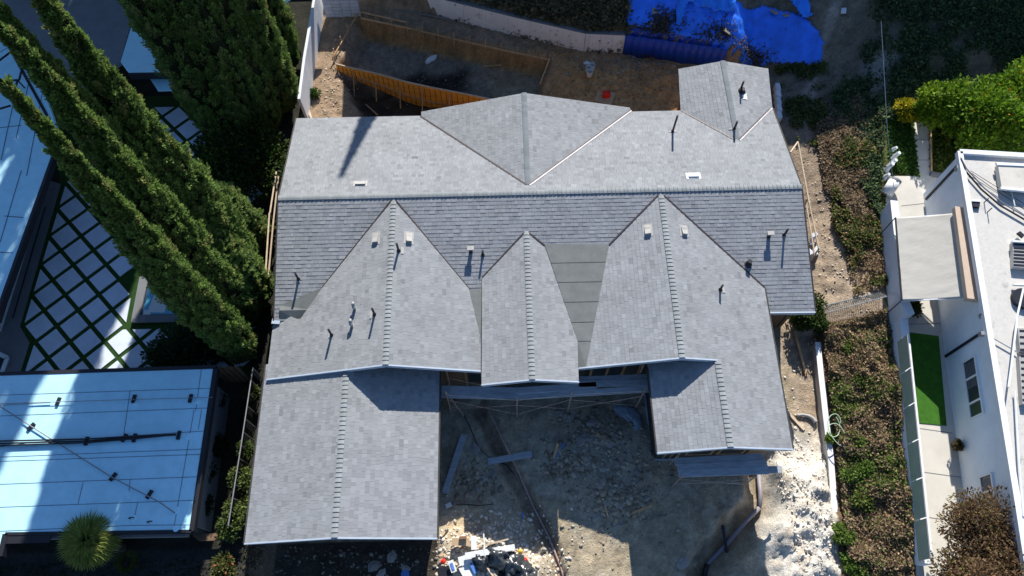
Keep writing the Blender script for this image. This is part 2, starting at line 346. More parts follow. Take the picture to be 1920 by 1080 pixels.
def build_terrain():
    xs = np.concatenate([[-900, -400, -150, -80, -50, -36], np.arange(-28, -9.0, .6), np.arange(-9.0, 16.6, .105), np.arange(16.7, 32, .35), [36, 50, 80, 150, 400, 900]])
    ys = np.concatenate([[-900, -400, -150, -60, -25, -12, -6], np.arange(-3.2, 30.4, .11), np.arange(30.6, 42, .5), [46, 60, 90, 150, 400, 900]])
    nx, ny = len(xs), len(ys); X, Y = np.meshgrid(xs, ys); Z = hz(X, Y)
    V = np.stack([X, Y, Z], -1).reshape(-1, 3)
    i = np.arange(ny-1)[:, None]*nx+np.arange(nx-1)[None, :]; F = np.stack([i, i+1, i+nx+1, i+nx], -1).reshape(-1, 4)
    # soil colours; one sunlit patch is painted in
    base = np.array([.39, .325, .225]); C = np.ones(X.shape+(3,))*base
    def blend(mask, col): C[:] = C*(1-mask[..., None])+np.array(col)*mask[..., None]
    n1 = fbm(X*.8, Y*.8, 5, 21); n2 = fbm(X*2.6, Y*2.6, 4, 22)
    blend(sst(-.02, .15, n1)*.5, (.40, .37, .30))
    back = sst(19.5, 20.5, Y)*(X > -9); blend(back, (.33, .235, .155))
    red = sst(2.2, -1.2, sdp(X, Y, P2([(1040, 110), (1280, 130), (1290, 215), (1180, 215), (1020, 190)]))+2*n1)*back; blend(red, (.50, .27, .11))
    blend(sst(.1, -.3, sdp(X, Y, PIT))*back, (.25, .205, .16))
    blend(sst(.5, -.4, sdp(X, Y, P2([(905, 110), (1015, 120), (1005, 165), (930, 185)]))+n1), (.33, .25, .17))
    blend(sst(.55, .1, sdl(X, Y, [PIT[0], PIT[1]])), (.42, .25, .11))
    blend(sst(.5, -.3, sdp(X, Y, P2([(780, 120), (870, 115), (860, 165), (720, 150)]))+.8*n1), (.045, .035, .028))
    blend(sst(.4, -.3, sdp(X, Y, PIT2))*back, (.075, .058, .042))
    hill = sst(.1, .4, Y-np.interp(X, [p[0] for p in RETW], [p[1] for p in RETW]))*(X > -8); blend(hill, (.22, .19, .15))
    side = sst(10.6, 11.5, X+.5*n1)*(Y < 21); blend(side, (.42, .33, .24))
    blend(side*sst(.0, .12, n2)*.6, (.27, .20, .135))
    blend(side*sst(.2, -.2, np.abs(Y-18.5)-2.5+n1)*.8, (.26, .20, .145))
    m = sst(.4, -.6, sdp(X, Y, MND)+.8*n1); blend(m, (.74, .69, .60))
    fr = sst(1.8, 2.2, Y*0+X)*sst(7.5, 6, Y)*(X > 9); blend(fr, (.72, .67, .58))
    blend(np.clip(fr+m, 0, 1)*sst(.03, .15, n2)*.6, (.46, .38, .28))
    bk = ((X > LX(Y)) & (X < WX(Y)) & (Y < 11.2)); blend(sst(0, 1, bk*1.0), (.17, .115, .07))
    iv = sst(20.3, 21.8, Y+n1)*(X > 11.8); blend(iv, (.17, .15, .115))
    blend(sst(.35, .0, sdl(X, Y, P2([(1560, 20), (1545, 90), (1530, 150), (1500, 190)], 1.6))+.5*n1)*(Y > 20), (.30, .27, .23))
    blend(sst(.6, .1, sdp(X, Y, P2([(1650, 95), (1700, 85), (1712, 120), (1665, 130)], 2.2))+.4*n1), (.36, .34, .31))
    rt = (X > WX(Y)) & (Y < 21.5); blend(sst(0, 1, rt*1.0), (.085, .095, .03))
    wd = sst(.36, .12, sdl(X, Y, TR2)+.25*n2); blend(wd*(Y < 9)*.8, (.27, .195, .14))
    blend(sst(.5, -.4, sdp(X, Y, DEB)+.5*n1), (.55, .47, .35))
    blend(sst(.4, -.5, sdp(X, Y, P2([(825, 960), (880, 950), (880, 1010), (825, 1020)]))), (.60, .47, .30))  # sunlit gap by the garage painted brighter into the soil colour
    blend(sst(.6, 0, sdl(X, Y, TREN)+.3*n2)*(X > 4)*(Y < 7.5), (.24, .19, .12))
    blend(sst(.6, -.3, sdp(X, Y, RUB)+.6*n1), (.36, .32, .24))
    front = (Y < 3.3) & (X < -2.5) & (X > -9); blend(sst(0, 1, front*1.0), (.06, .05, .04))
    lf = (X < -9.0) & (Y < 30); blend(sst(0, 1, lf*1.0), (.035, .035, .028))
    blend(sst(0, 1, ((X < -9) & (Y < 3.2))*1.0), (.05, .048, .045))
    strip = (X > -9.3) & (X < -8.3) & (Y < 20); blend(sst(0, 1, strip*1.0), (.16, .12, .08))
    g = 1+.7*n2+.8*fbm(X*6, Y*6, 4, 31); C *= g[..., None]
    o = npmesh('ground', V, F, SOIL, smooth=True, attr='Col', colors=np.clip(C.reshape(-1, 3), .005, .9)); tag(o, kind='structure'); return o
build_terrain()
# ================================================================ THE HOUSE UNDER CONSTRUCTION
ZR, YR, PT = 3.79, 15.418, .25
PF = (ZR-PT*YR, 0, PT); PB = (ZR+PT*YR, 0, -PT)
def gable(apex, base, pl, pr):
    a = on(*apex, base); return (a.z-pl*a.x, pl, 0), (a.z+pr*a.x, -pr, 0), a
GLL, GLR, gLa = gable((738, 373), PF, .28, .28)
GRL, GRR, gRa = gable((1239, 362), PF, .238, .25)
GML, GMR, gMa = gable((987, 433), PF, .245, .225)
BKL, BKR, bKa = gable((990, 347), PB, .245, .24)
BRL, BRR, bRa = gable((1383, 262), PB, .245, .255)
gl = at(640, 850, 3.25); gLx = at(627, 1008, 3.25).x
CLL = (3.25-.27*gLx, .27, 0); CLR = (3.25+.27*gLx, -.27, 0)
gRx = on(1370, 838, GRR).x; gRz = GRR[0]+GRR[1]*gRx
CRL = (gRz-.25*gRx, .25, 0)
zp = lambda pl, x, y: pl[0]+pl[1]*x+pl[2]*y
def pp(pl, x, y): return Vector((x, y, zp(pl, x, y)))
house = empty('house', (1.2, 12.5, 0), 'large house under construction with several grey shingled gable roofs and no finished walls', 'house')
yme = on(510, 602, PF).y
xgl = on(500, 710, GLL).x; ypk = on(721, 684, GLL).y
xcl = on(458, 1020, CLL).x; ycl = on(627, 1008, CLL).y; xcr = on(820, 1013, CLR).x
ygr = on(1370, 838, GRR).y; ypr = on(1275, 671, GRL).y; xgr = on(1487, 842, GRR).x; xgrl = on(1232, 848, CRL).x
yb = on(985, 174, BKL).y; ybr = on(1357, 114, BRL).y
xm0 = on(903, 716, GML).x; xm1 = on(1085, 715, GMR).x; ym = on(993, 712, GML).y
X0, X1 = on(522, 371, PF).x, on(1503, 350, PF).x
ybe0, ybe1 = on(555, 222, PB).y, on(1449, 204, PB).y
O = on
planes = {
 'main_front': (PF, [pp(PF, X0, YR), pp(PF, X0, yme), pp(PF, X1+.02, on(1527, 585, PF).y), pp(PF, X1, YR)], (0, 1)),
 'main_back': (PB, [pp(PB, X0, YR), pp(PB, X1, YR), pp(PB, X1+.08, ybe1), pp(PB, X0-.08, ybe0)], (0, -1)),
 'gl_left': (GLL, [gLa, O(605, 539, GLL), O(562, 600, GLL), pp(GLL, xgl, yme+.5), pp(GLL, xgl, ypk), pp(GLL, gLa.x, ypk)], (1, 0)),
 'gl_right': (GLR, [gLa, pp(GLR, gLa.x, ypk), pp(GLR, xm0+.06, ypk), pp(GLR, xm0+.06, O(901, 600, GLR).y), O(882, 545, GLR)], (-1, 0)),
 'gr_left': (GRL, [gRa, O(1142, 459, GRL), O(1098, 686, GRL), O(1085, 690, GRL), pp(GRL, gRa.x, ypr)], (1, 0)),
 'gr_right': (GRR, [gRa, pp(GRR, gRa.x, ypr), pp(GRR, gRx, ypr), pp(GRR, gRx, ygr), pp(GRR, xgr, ygr), O(1434, 540, GRR)], (-1, 0)),
 'gm_left': (GML, [gMa, O(904, 521, GML), pp(GML, xm0, ym), pp(GML, gMa.x, ym)], (1, 0)),
 'gm_right': (GMR, [gMa, pp(GMR, gMa.x, ym), pp(GMR, xm1, ym), O(1083, 640, GMR), O(1021, 460, GMR)], (-1, 0)),
 'bk_left': (BKL, [bKa, pp(BKL, bKa.x, yb), pp(BKL, O(790, 207, BKL).x, yb), O(790, 218, BKL)], (1, 0)),
 'bk_right': (BKR, [bKa, O(1183, 207, BKR), pp(BKR, O(1180, 197, BKR).x, yb), pp(BKR, bKa.x, yb)], (-1, 0)),
 'br_left': (BRL, [bRa, pp(BRL, bRa.x, ybr), pp(BRL, O(1272, 130, BRL).x, ybr), O(1276, 206, BRL)], (1, 0)),
 'br_right': (BRR, [bRa, O(1448, 202, BRR), pp(BRR, O(1440, 128, BRR).x, ybr), pp(BRR, bRa.x, ybr)], (-1, 0)),
 'cl_left': (CLL, [pp(CLL, gLx, ypk+.6), pp(CLL, xcl, ypk+.6), pp(CLL, xcl, ycl), pp(CLL, gLx, ycl)], (1, 0)),
 'cl_right': (CLR, [pp(CLR, gLx, ypk+.6), pp(CLR, gLx, ycl), pp(CLR, xcr, ycl), pp(CLR, xcr, ypk+.6)], (-1, 0)),
 'cr_left': (CRL, [pp(CRL, gRx, ypr+.5), pp(CRL, xgrl, ypr+.5), pp(CRL, xgrl, ygr), pp(CRL, gRx, ygr)], (1, 0)),
}
covers = {'main_front': ['gl_left', 'gl_right', 'gr_left', 'gr_right', 'gm_left', 'gm_right'], 'main_back': ['bk_left', 'bk_right', 'br_left', 'br_right'],
          'cl_left': ['gl_left', 'gl_right'], 'cl_right': ['gl_left', 'gl_right'], 'cr_left': ['gr_left', 'gr_right'], 'gl_right': ['gm_left']}
pip = lambda x, y, poly: float(sdp(np.array([x]), np.array([y]), poly)[0]) < 0
def convex_parts(p):
    """split a simple ccw 2-D polygon into convex pieces"""
    cr = lambda a, b, c: (b[0]-a[0])*(c[1]-a[1])-(b[1]-a[1])*(c[0]-a[0])
    n = len(p)
    for i in range(n):
        if cr(p[i-1], p[i], p[(i+1) % n]) < -1e-6:
            best = None
            for j in range(n):
                if j in (i, (i-1) % n, (i+1) % n): continue
                a = [p[(i+k) % n] for k in range((j-i) % n+1)]; b = [p[(j+k) % n] for k in range((i-j) % n+1)]
                if cr(p[i], p[(i+1) % n], p[j]) < 0 and cr(p[i-1], p[i], p[j]) < 0: continue
                sc_ = sum(cr(q[k-1], q[k], q[(k+1) % len(q)]) < -1e-6 for q in (a, b) for k in range(len(q)))
                ar = min(abs(sum(q[k-1][0]*q[k][1]-q[k][0]*q[k-1][1] for k in range(len(q)))) for q in (a, b))
                if ar < 1e-3: continue
                if best is None or (sc_, -ar) < best[0]: best = ((sc_, -ar), a, b)
            return convex_parts(best[1])+convex_parts(best[2])
    return [p]
EXPO = .152; tabs = []; roofs = {}
rnd = random.Random(5)
for key, (pl, poly, up) in planes.items():
    n = Vector((-pl[1], -pl[2], 1)).normalized(); v_ = Vector((up[0], up[1], 0)); v_.z = pl[1]*up[0]+pl[2]*up[1]; v_.normalize(); u_ = v_.cross(n)
    o0 = poly[0]
    p2 = ccw([((p-o0).dot(u_), (p-o0).dot(v_)) for p in poly])
    us = [p[0] for p in p2]; vs = [p[1] for p in p2]
    cov = [(planes[k][0], [tuple(q)[:2] for q in planes[k][1]]) for k in covers.get(key, [])]
    deck = MB(); deck.prism([p-n*.012 for p in poly], .11); roofs[key] = deck.build('roof', UNDER, house)
    r = 0; v = min(vs); pcs = convex_parts(p2)
    vlo = min(vs)
    while v < max(vs):
        u = min(us)-rnd.random()*.3
        while u < max(us):
            wd = rnd.choice((.11, .14, .17, .2, .24)); jit = rnd.gauss(0, .055)+(-.13 if rnd.random() < .10 else 0); hj = rnd.choice((0, 0, .005))
            for pc in pcs:
                q = clip_poly([(u, v), (u+wd, v), (u+wd, v+EXPO), (u, v+EXPO)], pc)
                if len(q) < 3: continue
                cx = sum(a for a, _ in q)/len(q); cyy = sum(b for _, b in q)/len(q); W3 = o0+u_*cx+v_*cyy; hid = False
                for cpl, cpo in cov:
                    if zp(cpl, W3.x, W3.y) > W3.z+.06 and float(sdp(np.array([W3.x]), np.array([W3.y]), cpo)[0]) < -.3: hid = True; break
                if not hid:
                    full = len(q) == 4 and abs(max(a for a, _ in q)-min(a for a, _ in q)-wd) < 1e-4 and abs(max(b for _, b in q)-min(b for _, b in q)-EXPO) < 1e-4
                    tabs.append([key, u, v, wd, q, full, W3, o0, u_, v_, n, jit, hj])
            u += wd
        v += EXPO; r += 1
full = [t for t in tabs if t[5] and t[0] == 'cl_right']
full.sort(key=lambda t: (round(t[6].y/.6), -t[6].x)); single = set(id(t) for t in full[:300])
lo = lambda v, v0: .011*(1-(v-v0)/EXPO)+.002
fields = {k: MB() for k in planes}
tabmesh = {}
for t in tabs:
    key, u, v, wd, q, fl, W3, o0, u_, v_, n, jit, hj = t
    hb = .0065+hj
    if id(t) in single:
        if wd not in tabmesh:
            me = bpy.data.meshes.new('shingle'); h = .012; vv = [(0, 0, 0), (wd-.004, 0, 0), (wd-.004, EXPO, 0), (0, EXPO, 0), (0, 0, h), (wd-.004, 0, h), (wd-.004, EXPO, .003), (0, EXPO, .003)]
            me.from_pydata(vv, [], [(4, 5, 6, 7), (0, 1, 5, 4), (1, 2, 6, 5), (3, 0, 4, 7), (2, 3, 7, 6)]); me.materials.append(SHINGO); tabmesh[wd] = me
        M = Matrix((u_, v_, n)).transposed().to_4x4(); M.translation = o0+u_*u+v_*v
        inst(tabmesh[wd], 'shingle', roofs[key], M); continue
    b = fields[key]; tn = .30*(1+jit); b.tone = (tn*.965, tn*1.0, tn*1.035)
    if key in ('main_front',): b.tone = (tn*.96, tn*1.0, tn*1.05)
    k = len(q); qc = [(max(u+.002, min(a, u+wd-.002)), c) for a, c in q]
    top = [o0+u_*a+v_*c+n*(hb*(1-(c-v)/EXPO)+.002) for a, c in qc]; bot = [o0+u_*a+v_*c-n*.008 for a, c in qc]
    b.add(top+bot, [tuple(range(k))]+[(i, k+i, k+(i+1) % k, (i+1) % k) for i in range(k)])
for k, b in fields.items():
    b.build('shingle_field', SHING, roofs[k], kind='stuff')
# ridge caps
capm = MB(); s2 = .25; W_ = .105; L_ = .152
capv = []
for x, h in ((0, .032), (L_+.02, .006)):
    for y in (-W_, -.03, .03, W_): capv.append((x, y, h-abs(y)*s2+(.0)))
    for y in (-W_, W_): capv.append((x, y, h-abs(y)*s2-.02))
capm.add(capv, [(0, 1, 7, 6), (1, 2, 8, 7), (2, 3, 9, 8), (4, 0, 6, 10), (3, 5, 11, 9), (4, 5, 3, 2), (4, 2, 1, 0)])
capme = bpy.data.meshes.new('ridge_cap'); capme.from_pydata(capm.v, [], capm.f); capme.materials.append(CAPM)
gmyt = gMa.y
caps = [((X0, YR, ZR), (X1, YR, ZR), 'main_back', .17), ((gLa.x, ypk, gLa.z), (gLa.x, gLa.y-.1, gLa.z), 'gl_left', 0), ((gRa.x, ypr, gRa.z), (gRa.x, gRa.y-.1, gRa.z), 'gr_left', 0),
        ((gMa.x, ym, gMa.z), (gMa.x, gMa.y-.02, gMa.z), 'gm_left', 0), ((gLx, ycl, 3.25), (gLx, ypk+.1, 3.25), 'cl_left', 0), ((gRx, ygr, gRz), (gRx, ypr, gRz), 'cr_left', 0),
        ((bKa.x, yb, bKa.z), (bKa.x, bKa.y+.05, bKa.z), 'bk_left', 0), ((bRa.x, ybr, bRa.z), (bRa.x, bRa.y, bRa.z), 'br_left', 0)]
for a, b_, key, sh in caps:
    a = Vector(a); b_ = Vector(b_); d = (b_-a); nn = max(1, round(d.length/.158)); st = d.length/nn; d.normalize()
    sd = Vector((0, 0, 1)).cross(d)
    for i in range(nn):
        M = Matrix((d, sd, Vector((0, 0, 1)))).transposed().to_4x4(); M.translation = a+d*(i*st)+Vector((0, 0, .014+rnd.random()*.004))
        inst(capme, 'ridge_cap', roofs[key], M @ Matrix.Rotation(rnd.uniform(-.02, .02), 4, 'Z'))
# valleys, felt crickets
def strip(pts, wdt, m, name, parent, lift=.03):
    b = MB()
    for i in range(len(pts)-1): b.beam(pts[i]+Vector((0, 0, lift)), pts[i+1]+Vector((0, 0, lift)), wdt, .012)
    return b.build(name, m, parent)
up3 = Vector((0, 0, 1))
for pts, key, pl in (([(733, 377), (605, 539)], 'gl_left', PF), ([(743, 377), (882, 545)], 'gl_right', PF), ([(1234, 366), (1142, 459)], 'gr_left', PF), ([(1244, 366), (1434, 540)], 'gr_right', PF),
                     ([(983, 436), (904, 521)], 'gm_left', PF), ([(991, 436), (1021, 460)], 'gm_right', PF)):
    strip([on(*p, pl) for p in pts], .055, VALM, 'valley_flashing', roofs[key], .022)
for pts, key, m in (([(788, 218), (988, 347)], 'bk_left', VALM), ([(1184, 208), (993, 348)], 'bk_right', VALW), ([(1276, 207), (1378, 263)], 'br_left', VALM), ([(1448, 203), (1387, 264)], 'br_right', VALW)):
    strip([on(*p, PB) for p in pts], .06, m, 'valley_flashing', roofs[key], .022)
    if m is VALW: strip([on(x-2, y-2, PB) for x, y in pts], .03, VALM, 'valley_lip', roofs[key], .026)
def slabtop(pts, drop, m, name, parent): b = MB(); b.prism(pts, drop); return b.build(name, m, parent)
L3 = lambda p, h: p+Vector((0, 0, h))
A, B_, C_, D_, E_ = O(1021, 458, PF), O(1142, 458, PF), O(1099, 688, GRL), O(1085, 691, GRL), O(1083, 640, GMR)
felt = MB(); tri = [L3(p, .012) for p in (A, B_, C_, D_, E_)]; felt.prism(tri, .06)
fo = felt.build('felt_cricket', FELT, house)
for k in range(1, 6):
    lap = MB()
    t = k/6.0; a = A.lerp(E_, t*1.22) if t*1.22 < 1 else E_; b2 = B_.lerp(C_, t*.97)
    y = a.y; tt = (y-B_.y)/(C_.y-B_.y); b2 = B_.lerp(C_, tt); lap.beam(L3(a, .017), L3(b2, .017), .014, .006)
    lap.build('felt_lap', UNDER, fo)
slabtop([L3(O(880, 544, GLR), .014), L3(O(904, 543, PF), .05), L3(O(903, 640, GLR), .014)], .05, FELT, 'felt_cricket', house)
# lifted cricket at the left valley mouth
k1, k2, k3, k4, k5 = O(524, 573, PF), O(605, 539, PF), O(562, 603, PF), O(525, 603, PF), O(582, 583, PF)
cr = MB(); r1 = O(524, 582, (PF[0]+.10, 0, PT)); r2 = O(585, 581, (PF[0]+.06, 0, PT))
cr.add([L3(k1, .012), L3(k2, .015), r2, r1, L3(k4, -.02), L3(k3, -.02)], [(0, 3, 2, 1), (3, 4, 5, 2), (0, 4, 3), (1, 2, 5)])
cr.build('felt_cricket', FELT, house)
fb = MB(); fb.beam(O(510, 602, PF), O(525, 603, PF), .2, .03); fb.build('eave_flashing', FASCIA, house)
# fascia boards
for key, ea, eb in (('gl_left', pp(GLL, xgl, ypk), pp(GLL, gLa.x, ypk)), ('gl_right', pp(GLR, gLa.x, ypk), pp(GLR, xm0+.05, ypk)), ('gm_left', pp(GML, xm0, ym), pp(GML, gMa.x, ym)),
                    ('gm_right', pp(GMR, gMa.x, ym), pp(GMR, xm1, ym)), ('gr_left', O(1085, 690, GRL), pp(GRL, gRa.x, ypr)), ('gr_right', pp(GRR, gRa.x, ypr), pp(GRR, gRx, ypr)),
                    ('cl_left', pp(CLL, xcl, ycl), pp(CLL, gLx, ycl)), ('cl_right', pp(CLR, gLx, ycl), pp(CLR, xcr, ycl)), ('cr_left', pp(CRL, xgrl, ygr), pp(CRL, gRx, ygr)), ('gr_right', pp(GRR, gRx, ygr), pp(GRR, xgr, ygr)),
                    ('main_front', pp(PF, X0, yme), O(525, 603, PF)), ('main_front', O(1440, 586, PF), pp(PF, X1+.02, O(1527, 585, PF).y)),
                    ('cl_left', pp(CLL, xcl, ycl), pp(CLL, xcl, ypk+.6)), ('cl_right', pp(CLR, xcr, ycl), pp(CLR, xcr, ypk+.3)), ('cr_left', pp(CRL, xgrl, ygr), pp(CRL, xgrl, ypr)), ('gr_right', pp(GRR, xgr, ygr), O(1434, 540, GRR)),
                    ('main_front', pp(PF, X0, yme), pp(PF, X0, YR)), ('main_front', pp(PF, X1, YR), pp(PF, X1+.02, O(1527, 585, PF).y)), ('main_back', pp(PB, X0, YR), pp(PB, X0-.08, ybe0)), ('main_back', pp(PB, X1, YR), pp(PB, X1+.08, ybe1))):
    c = Vector((1.2, 12.5, 0)); mid = (ea+eb)/2; dd = (eb-ea); nrm = Vector((dd.y, -dd.x, 0)).normalized()
    if abs(dd.y) < .05: nrm = Vector((0, -1, 0))
    elif nrm.dot(mid-(planes[key][1][0]+planes[key][1][2])/2) < 0: nrm = -nrm
    b = MB(); b.beam(ea+nrm*.018-up3*.085, eb+nrm*.018-up3*.085, .032, .17); b.build('fascia', FASCIA if abs(dd.y) < .05 else PAPER, roofs[key])
    b = MB(); b.beam(ea+nrm*.012+up3*.012, eb+nrm*.012+up3*.012, .05, .012); b.build('drip_edge', PAPER if abs(dd.y) >= .05 else FASCIA, roofs[key])
# walls: each a part; front gables follow the roof
def wall_front(x0, x1, y, pl, pr, xr, m=BOARD, z0=-.1):
    zl = zp(pl, x0, y)-.16; zrr = zp(pr, x1, y)-.16; zc = zp(pl, xr, y)-.16 if xr is not None else None
    pts = [(x0, z0), (x1, z0), (x1, zrr)]+([(xr, zc)] if xr is not None else [])+[(x0, zl)]
    b = MB(); k = len(pts); b.add([(x, y, z) for x, z in pts]+[(x, y+.14, z) for x, z in pts], [tuple(range(k)), tuple(range(2*k-1, k-1, -1))]+[(i, (i+1) % k, k+(i+1) % k, k+i)[::-1] for i in range(k)])
    return b.build('wall', m, house)
def wall_side(x, y0, y1, h, m=BOARD): b = MB(); b.box((x, (y0+y1)/2, h/2-.05), (.14, abs(y1-y0), h-.1)); return b.build('wall', m, house)
ov = .42
wall_front(xgl+ov, xm0+.0, ypk+ov, GLL, GLR, gLa.x); wall_front(xm0+.35, xm1-.35, ym+ov, GML, GMR, gMa.x, PAPER); wall_front(xm1-.1, gRx-.3, ypr+ov, GRL, GRR, gRa.x, PAPER)
wall_front(xcl+ov, xcr-ov, ycl+ov, CLL, CLR, gLx)
fw = wall_front(xgrl+ov, xgr-ov, ygr+ov, CRL, GRR, gRx, PAPER)
wall_side(xcl+ov, ycl+.5, ypk+1, 2.3); wall_side(xcr-ov, ycl+.5, ypk+1.2, 2.3, PAPER); wall_side(xgrl+ov, ygr+.5, ypr+1, 2.35, PAPER); wall_side(xgr-ov, ygr+.5, yme+1.5, 2.4)
wall_side(X0+ov, ypk+.8, YR+4, 2.5); wall_side(X1-ov, yme+.3, ybe1-.3, 2.45)
wall_front(xgr-ov+.1, X1-ov, yme+.35, PF, PF, None)
for x0, x1, y in ((X0+ov, X1-ov, ybe0-.6), (O(790, 207, BKL).x+ov, O(1180, 197, BKR).x-ov, yb-.45), (O(1272, 130, BRL).x+ov, O(1440, 128, BRR).x-ov, ybr-.45)):
    b = MB(); b.box(((x0+x1)/2, y, 1.15), (x1-x0, .14, 2.3)); b.build('wall', BOARD, house)
for x in (O(1272, 130, BRL).x+ov, O(1440, 128, BRR).x-ov): wall_side(x, ybe1-.6, ybr-.4, 2.3)
# framed windows of the right wing front and studs
yw_ = ygr+ov
for xa, xb in ((6.5, 7.35), (7.65, 8.5)):
    b = MB(); b.box(((xa+xb)/2, yw_-.012, 1.55), (xb-xa, .05, 1.5)); wnd = b.build('window', GLASSD, house)
    b = MB()
    for z in (.78, 2.32): b.box(((xa+xb)/2, yw_-.03, z), (xb-xa+.1, .09, .07))
    for x in (xa-.02, xb+.02): b.box((x, yw_-.033, 1.55), (.07, .09, 1.5))
    b.build('frame', STUD, wnd)
for x in (5.75, 6.0, 6.25, 8.75): b = MB(); b.box((x, yw_-.03, 1.15), (.04, .06, 2.2)); b.build('stud', STUD, house)
b = MB(); b.box((9.12, yw_-.02, 1.2), (.6, .04, 2.2)); b.build('sheathing_panel', BOARD, house)
b = MB(); b.beam((xgrl+ov-.06, yw_-.06, .06), (9.3, yw_-.06, .06), .05, .08); b.build('sill_flashing', FASCIA, house)
b = MB(); b.beam((xgrl+ov-.09, yw_-.06, .06), (xgrl+ov-.09, ypr, .06), .05, .08); b.build('sill_flashing', FASCIA, house)
for x in (-2.2, -1.5, -.9, 2.6, 3.2, 3.8, 4.4, 5.0): b = MB(); b.box((x, ypk+ov-.04, 1.2), (.09, .05, 2.3)); b.build('post', STUD, house)
for xa, xb in ((-1.4, -.95), (0.1, 1.6), (3.0, 4.3)): b = MB(); b.box(((xa+xb)/2, (ym if xa == .1 else ypk)+ov-.02, 1.3), (xb-xa, .05, 1.7)); b.build('window', GLASSD, house)
# vents
def pipe_vent(bp, tp, pl, r=.042, flash=(.3, .3), fm=VENTM, key='main_front', fo_=(0, 0)):
    p = on(*bp, pl); zt = max(p.z+.15, ztop(p, *tp)); b = MB(); b.tube([(p.x, p.y, p.z-.05), (p.x, p.y, zt)], r, 10)
    v = b.build('vent_pipe', DARKM, roofs[key], smooth=False)
    q = on(bp[0]+fo_[0], bp[1]+fo_[1], pl); n = Vector((-pl[1], -pl[2], 1)).normalized(); M = Matrix((Vector((1, 0, pl[1])).normalized(), n.cross(Vector((1, 0, pl[1])).normalized()), n)).transposed()
    b = MB(); b.box(q+n*.02, (flash[0], flash[1], .012), M=M); b.build('flashing', fm, v)
    b = MB(); b.tube([(p.x, p.y, p.z-.02), (p.x, p.y, p.z+.10)], r*2.0, 10, r2=r*1.1); b.build('boot', DARKM, v)
pipe_vent((1261, 247), (1270.7, 216.6), PB, key='main_back', flash=(.32, .06), fm=VENTM)
pipe_vent((1388.3, 168), (1394.4, 152), BRR, key='br_right', flash=(.22, .38), fm=WPLA, fo_=(7, 12))
pipe_vent((1376.5, 242), (1382.4, 227.3), BRL, key='br_left', flash=(.26, .06), fo_=(-4, 0))
pipe_vent((559.8, 523.6), (553.9, 512.4), PF, flash=(.12, .25))
pipe_vent((747.3, 470), (743, 456.8), GLR, key='gl_right', flash=(.1, .28), fo_=(7, 0))
pipe_vent((702.3, 589.7), (696.3, 579.2), GLL, key='gl_left', flash=(.1, .28), fo_=(-6, 1))
pipe_vent((621.8, 628.4), (616.1, 617.9), GLL, key='gl_left', flash=(.1, .2), fo_=(-3, 0))
pipe_vent((905.3, 478), (906.9, 470), PF, flash=(.1, .1))
pipe_vent((1470, 441), (1476.9, 429), PF, flash=(.08, .2))
pipe_vent((1350.2, 543.3), (1356.6, 535.6), GRR, key='gr_right', flash=(.1, .26), fo_=(6, 0))
pipe_vent((1403, 495), (1405.5, 489), PF, r=.085, flash=(.28, .28))
pipe_vent((1390, 172), (1392.5, 166), BRR, key='br_right', r=.1, flash=(.1, .1))
def box_vent(px, py, pl, w_, d_, h, key, m=VENTM):
    p = on(px, py, pl); n = Vector((-pl[1], -pl[2], 1)).normalized(); xx = Vector((1, 0, pl[1])).normalized(); M = Matrix((xx, n.cross(xx), n)).transposed()
    b = MB(); x, y = w_/2, d_/2
    vs = [(-x, -y, 0), (x, -y, 0), (x, y, 0), (-x, y, 0), (-x*.9, -y*.96, h), (x*.9, -y*.96, h), (x*.92, y*.9, h*.35), (-x*.92, y*.9, h*.35)]
    b.add([M @ Vector(v)+p for v in vs], [(0, 1, 5, 4), (1, 2, 6, 5), (2, 3, 7, 6), (3, 0, 4, 7), (4, 5, 6, 7)]); v = b.build('attic_vent', m, roofs[key])
    b = MB(); b.box(p+n*.012, (w_+.12, d_+.12, .01), M=M); b.build('flashing', m, v)
    b = MB(); 
    for i in range(5): b.box(p+n*(h*.9+.004)+M @ Vector(((i-2)*w_*.16, 0, -h*.28)), (.012, d_*.7, .008), M=M)
    b.build('rib', m, v)
box_vent(705, 447, GLL, .22, .42, .12, 'gl_left'); box_vent(766.5, 446, GLR, .23, .40, .13, 'gl_right')
box_vent(1214.5, 432, GRL, .24, .40, .13, 'gr_left'); box_vent(1282, 433, GRR, .22, .38, .12, 'gr_right')
box_vent(676, 344.5, PB, .42, .18, .08, 'main_back'); box_vent(1300, 330, PB, .44, .20, .08, 'main_back', WPLA)
for px, py in ((883, 472), (1441, 444)):     # dark hooded vents with pale lids
    p = on(px, py, PF); b = MB(); b.tube([(p.x, p.y, p.z-.02), (p.x, p.y, p.z+.25)], .075, 10); v = b.build('hood_vent', DARKM, roofs['main_front'])
    b = MB(); b.box((p.x, p.y, p.z+.28), (.25, .17, .05)); b.build('lid', VENTM, v)
for (bx, by), (tx, ty) in (((665, 580), (662, 573)), ((660, 612), (657, 605))):   # goose-neck duct vents
    p = on(bx, by, GLL); b = MB(); b.tube([(p.x, p.y, p.z-.02), (p.x, p.y, p.z+.22), (p.x-.02, p.y+.08, p.z+.28), (p.x-.03, p.y+.16, p.z+.22)], .06, 10); v = b.build('duct_vent', METAL, roofs['gl_left'])
    b = MB(); b.box((p.x+.05, p.y+.02, p.z+.02), (.18, .14, .012)); b.build('flashing', VENTM, v)
# ================================================================ LEFT PROPERTY
def flat_roof(name, px, z, m, parent, th=.22):
    pts = [at(x, y, z) for x, y in px]; b = MB(); b.prism(pts, th); return b.build(name, m, parent)
def edge_beam(a, b, w_, h, m, name, parent, lift=0): q = MB(); q.beam(a+up3*lift, b+up3*lift, w_, h); return q.build(name, m, parent)
def ext(b_mb, name, m, parent): return b_mb.build(name, m, parent)
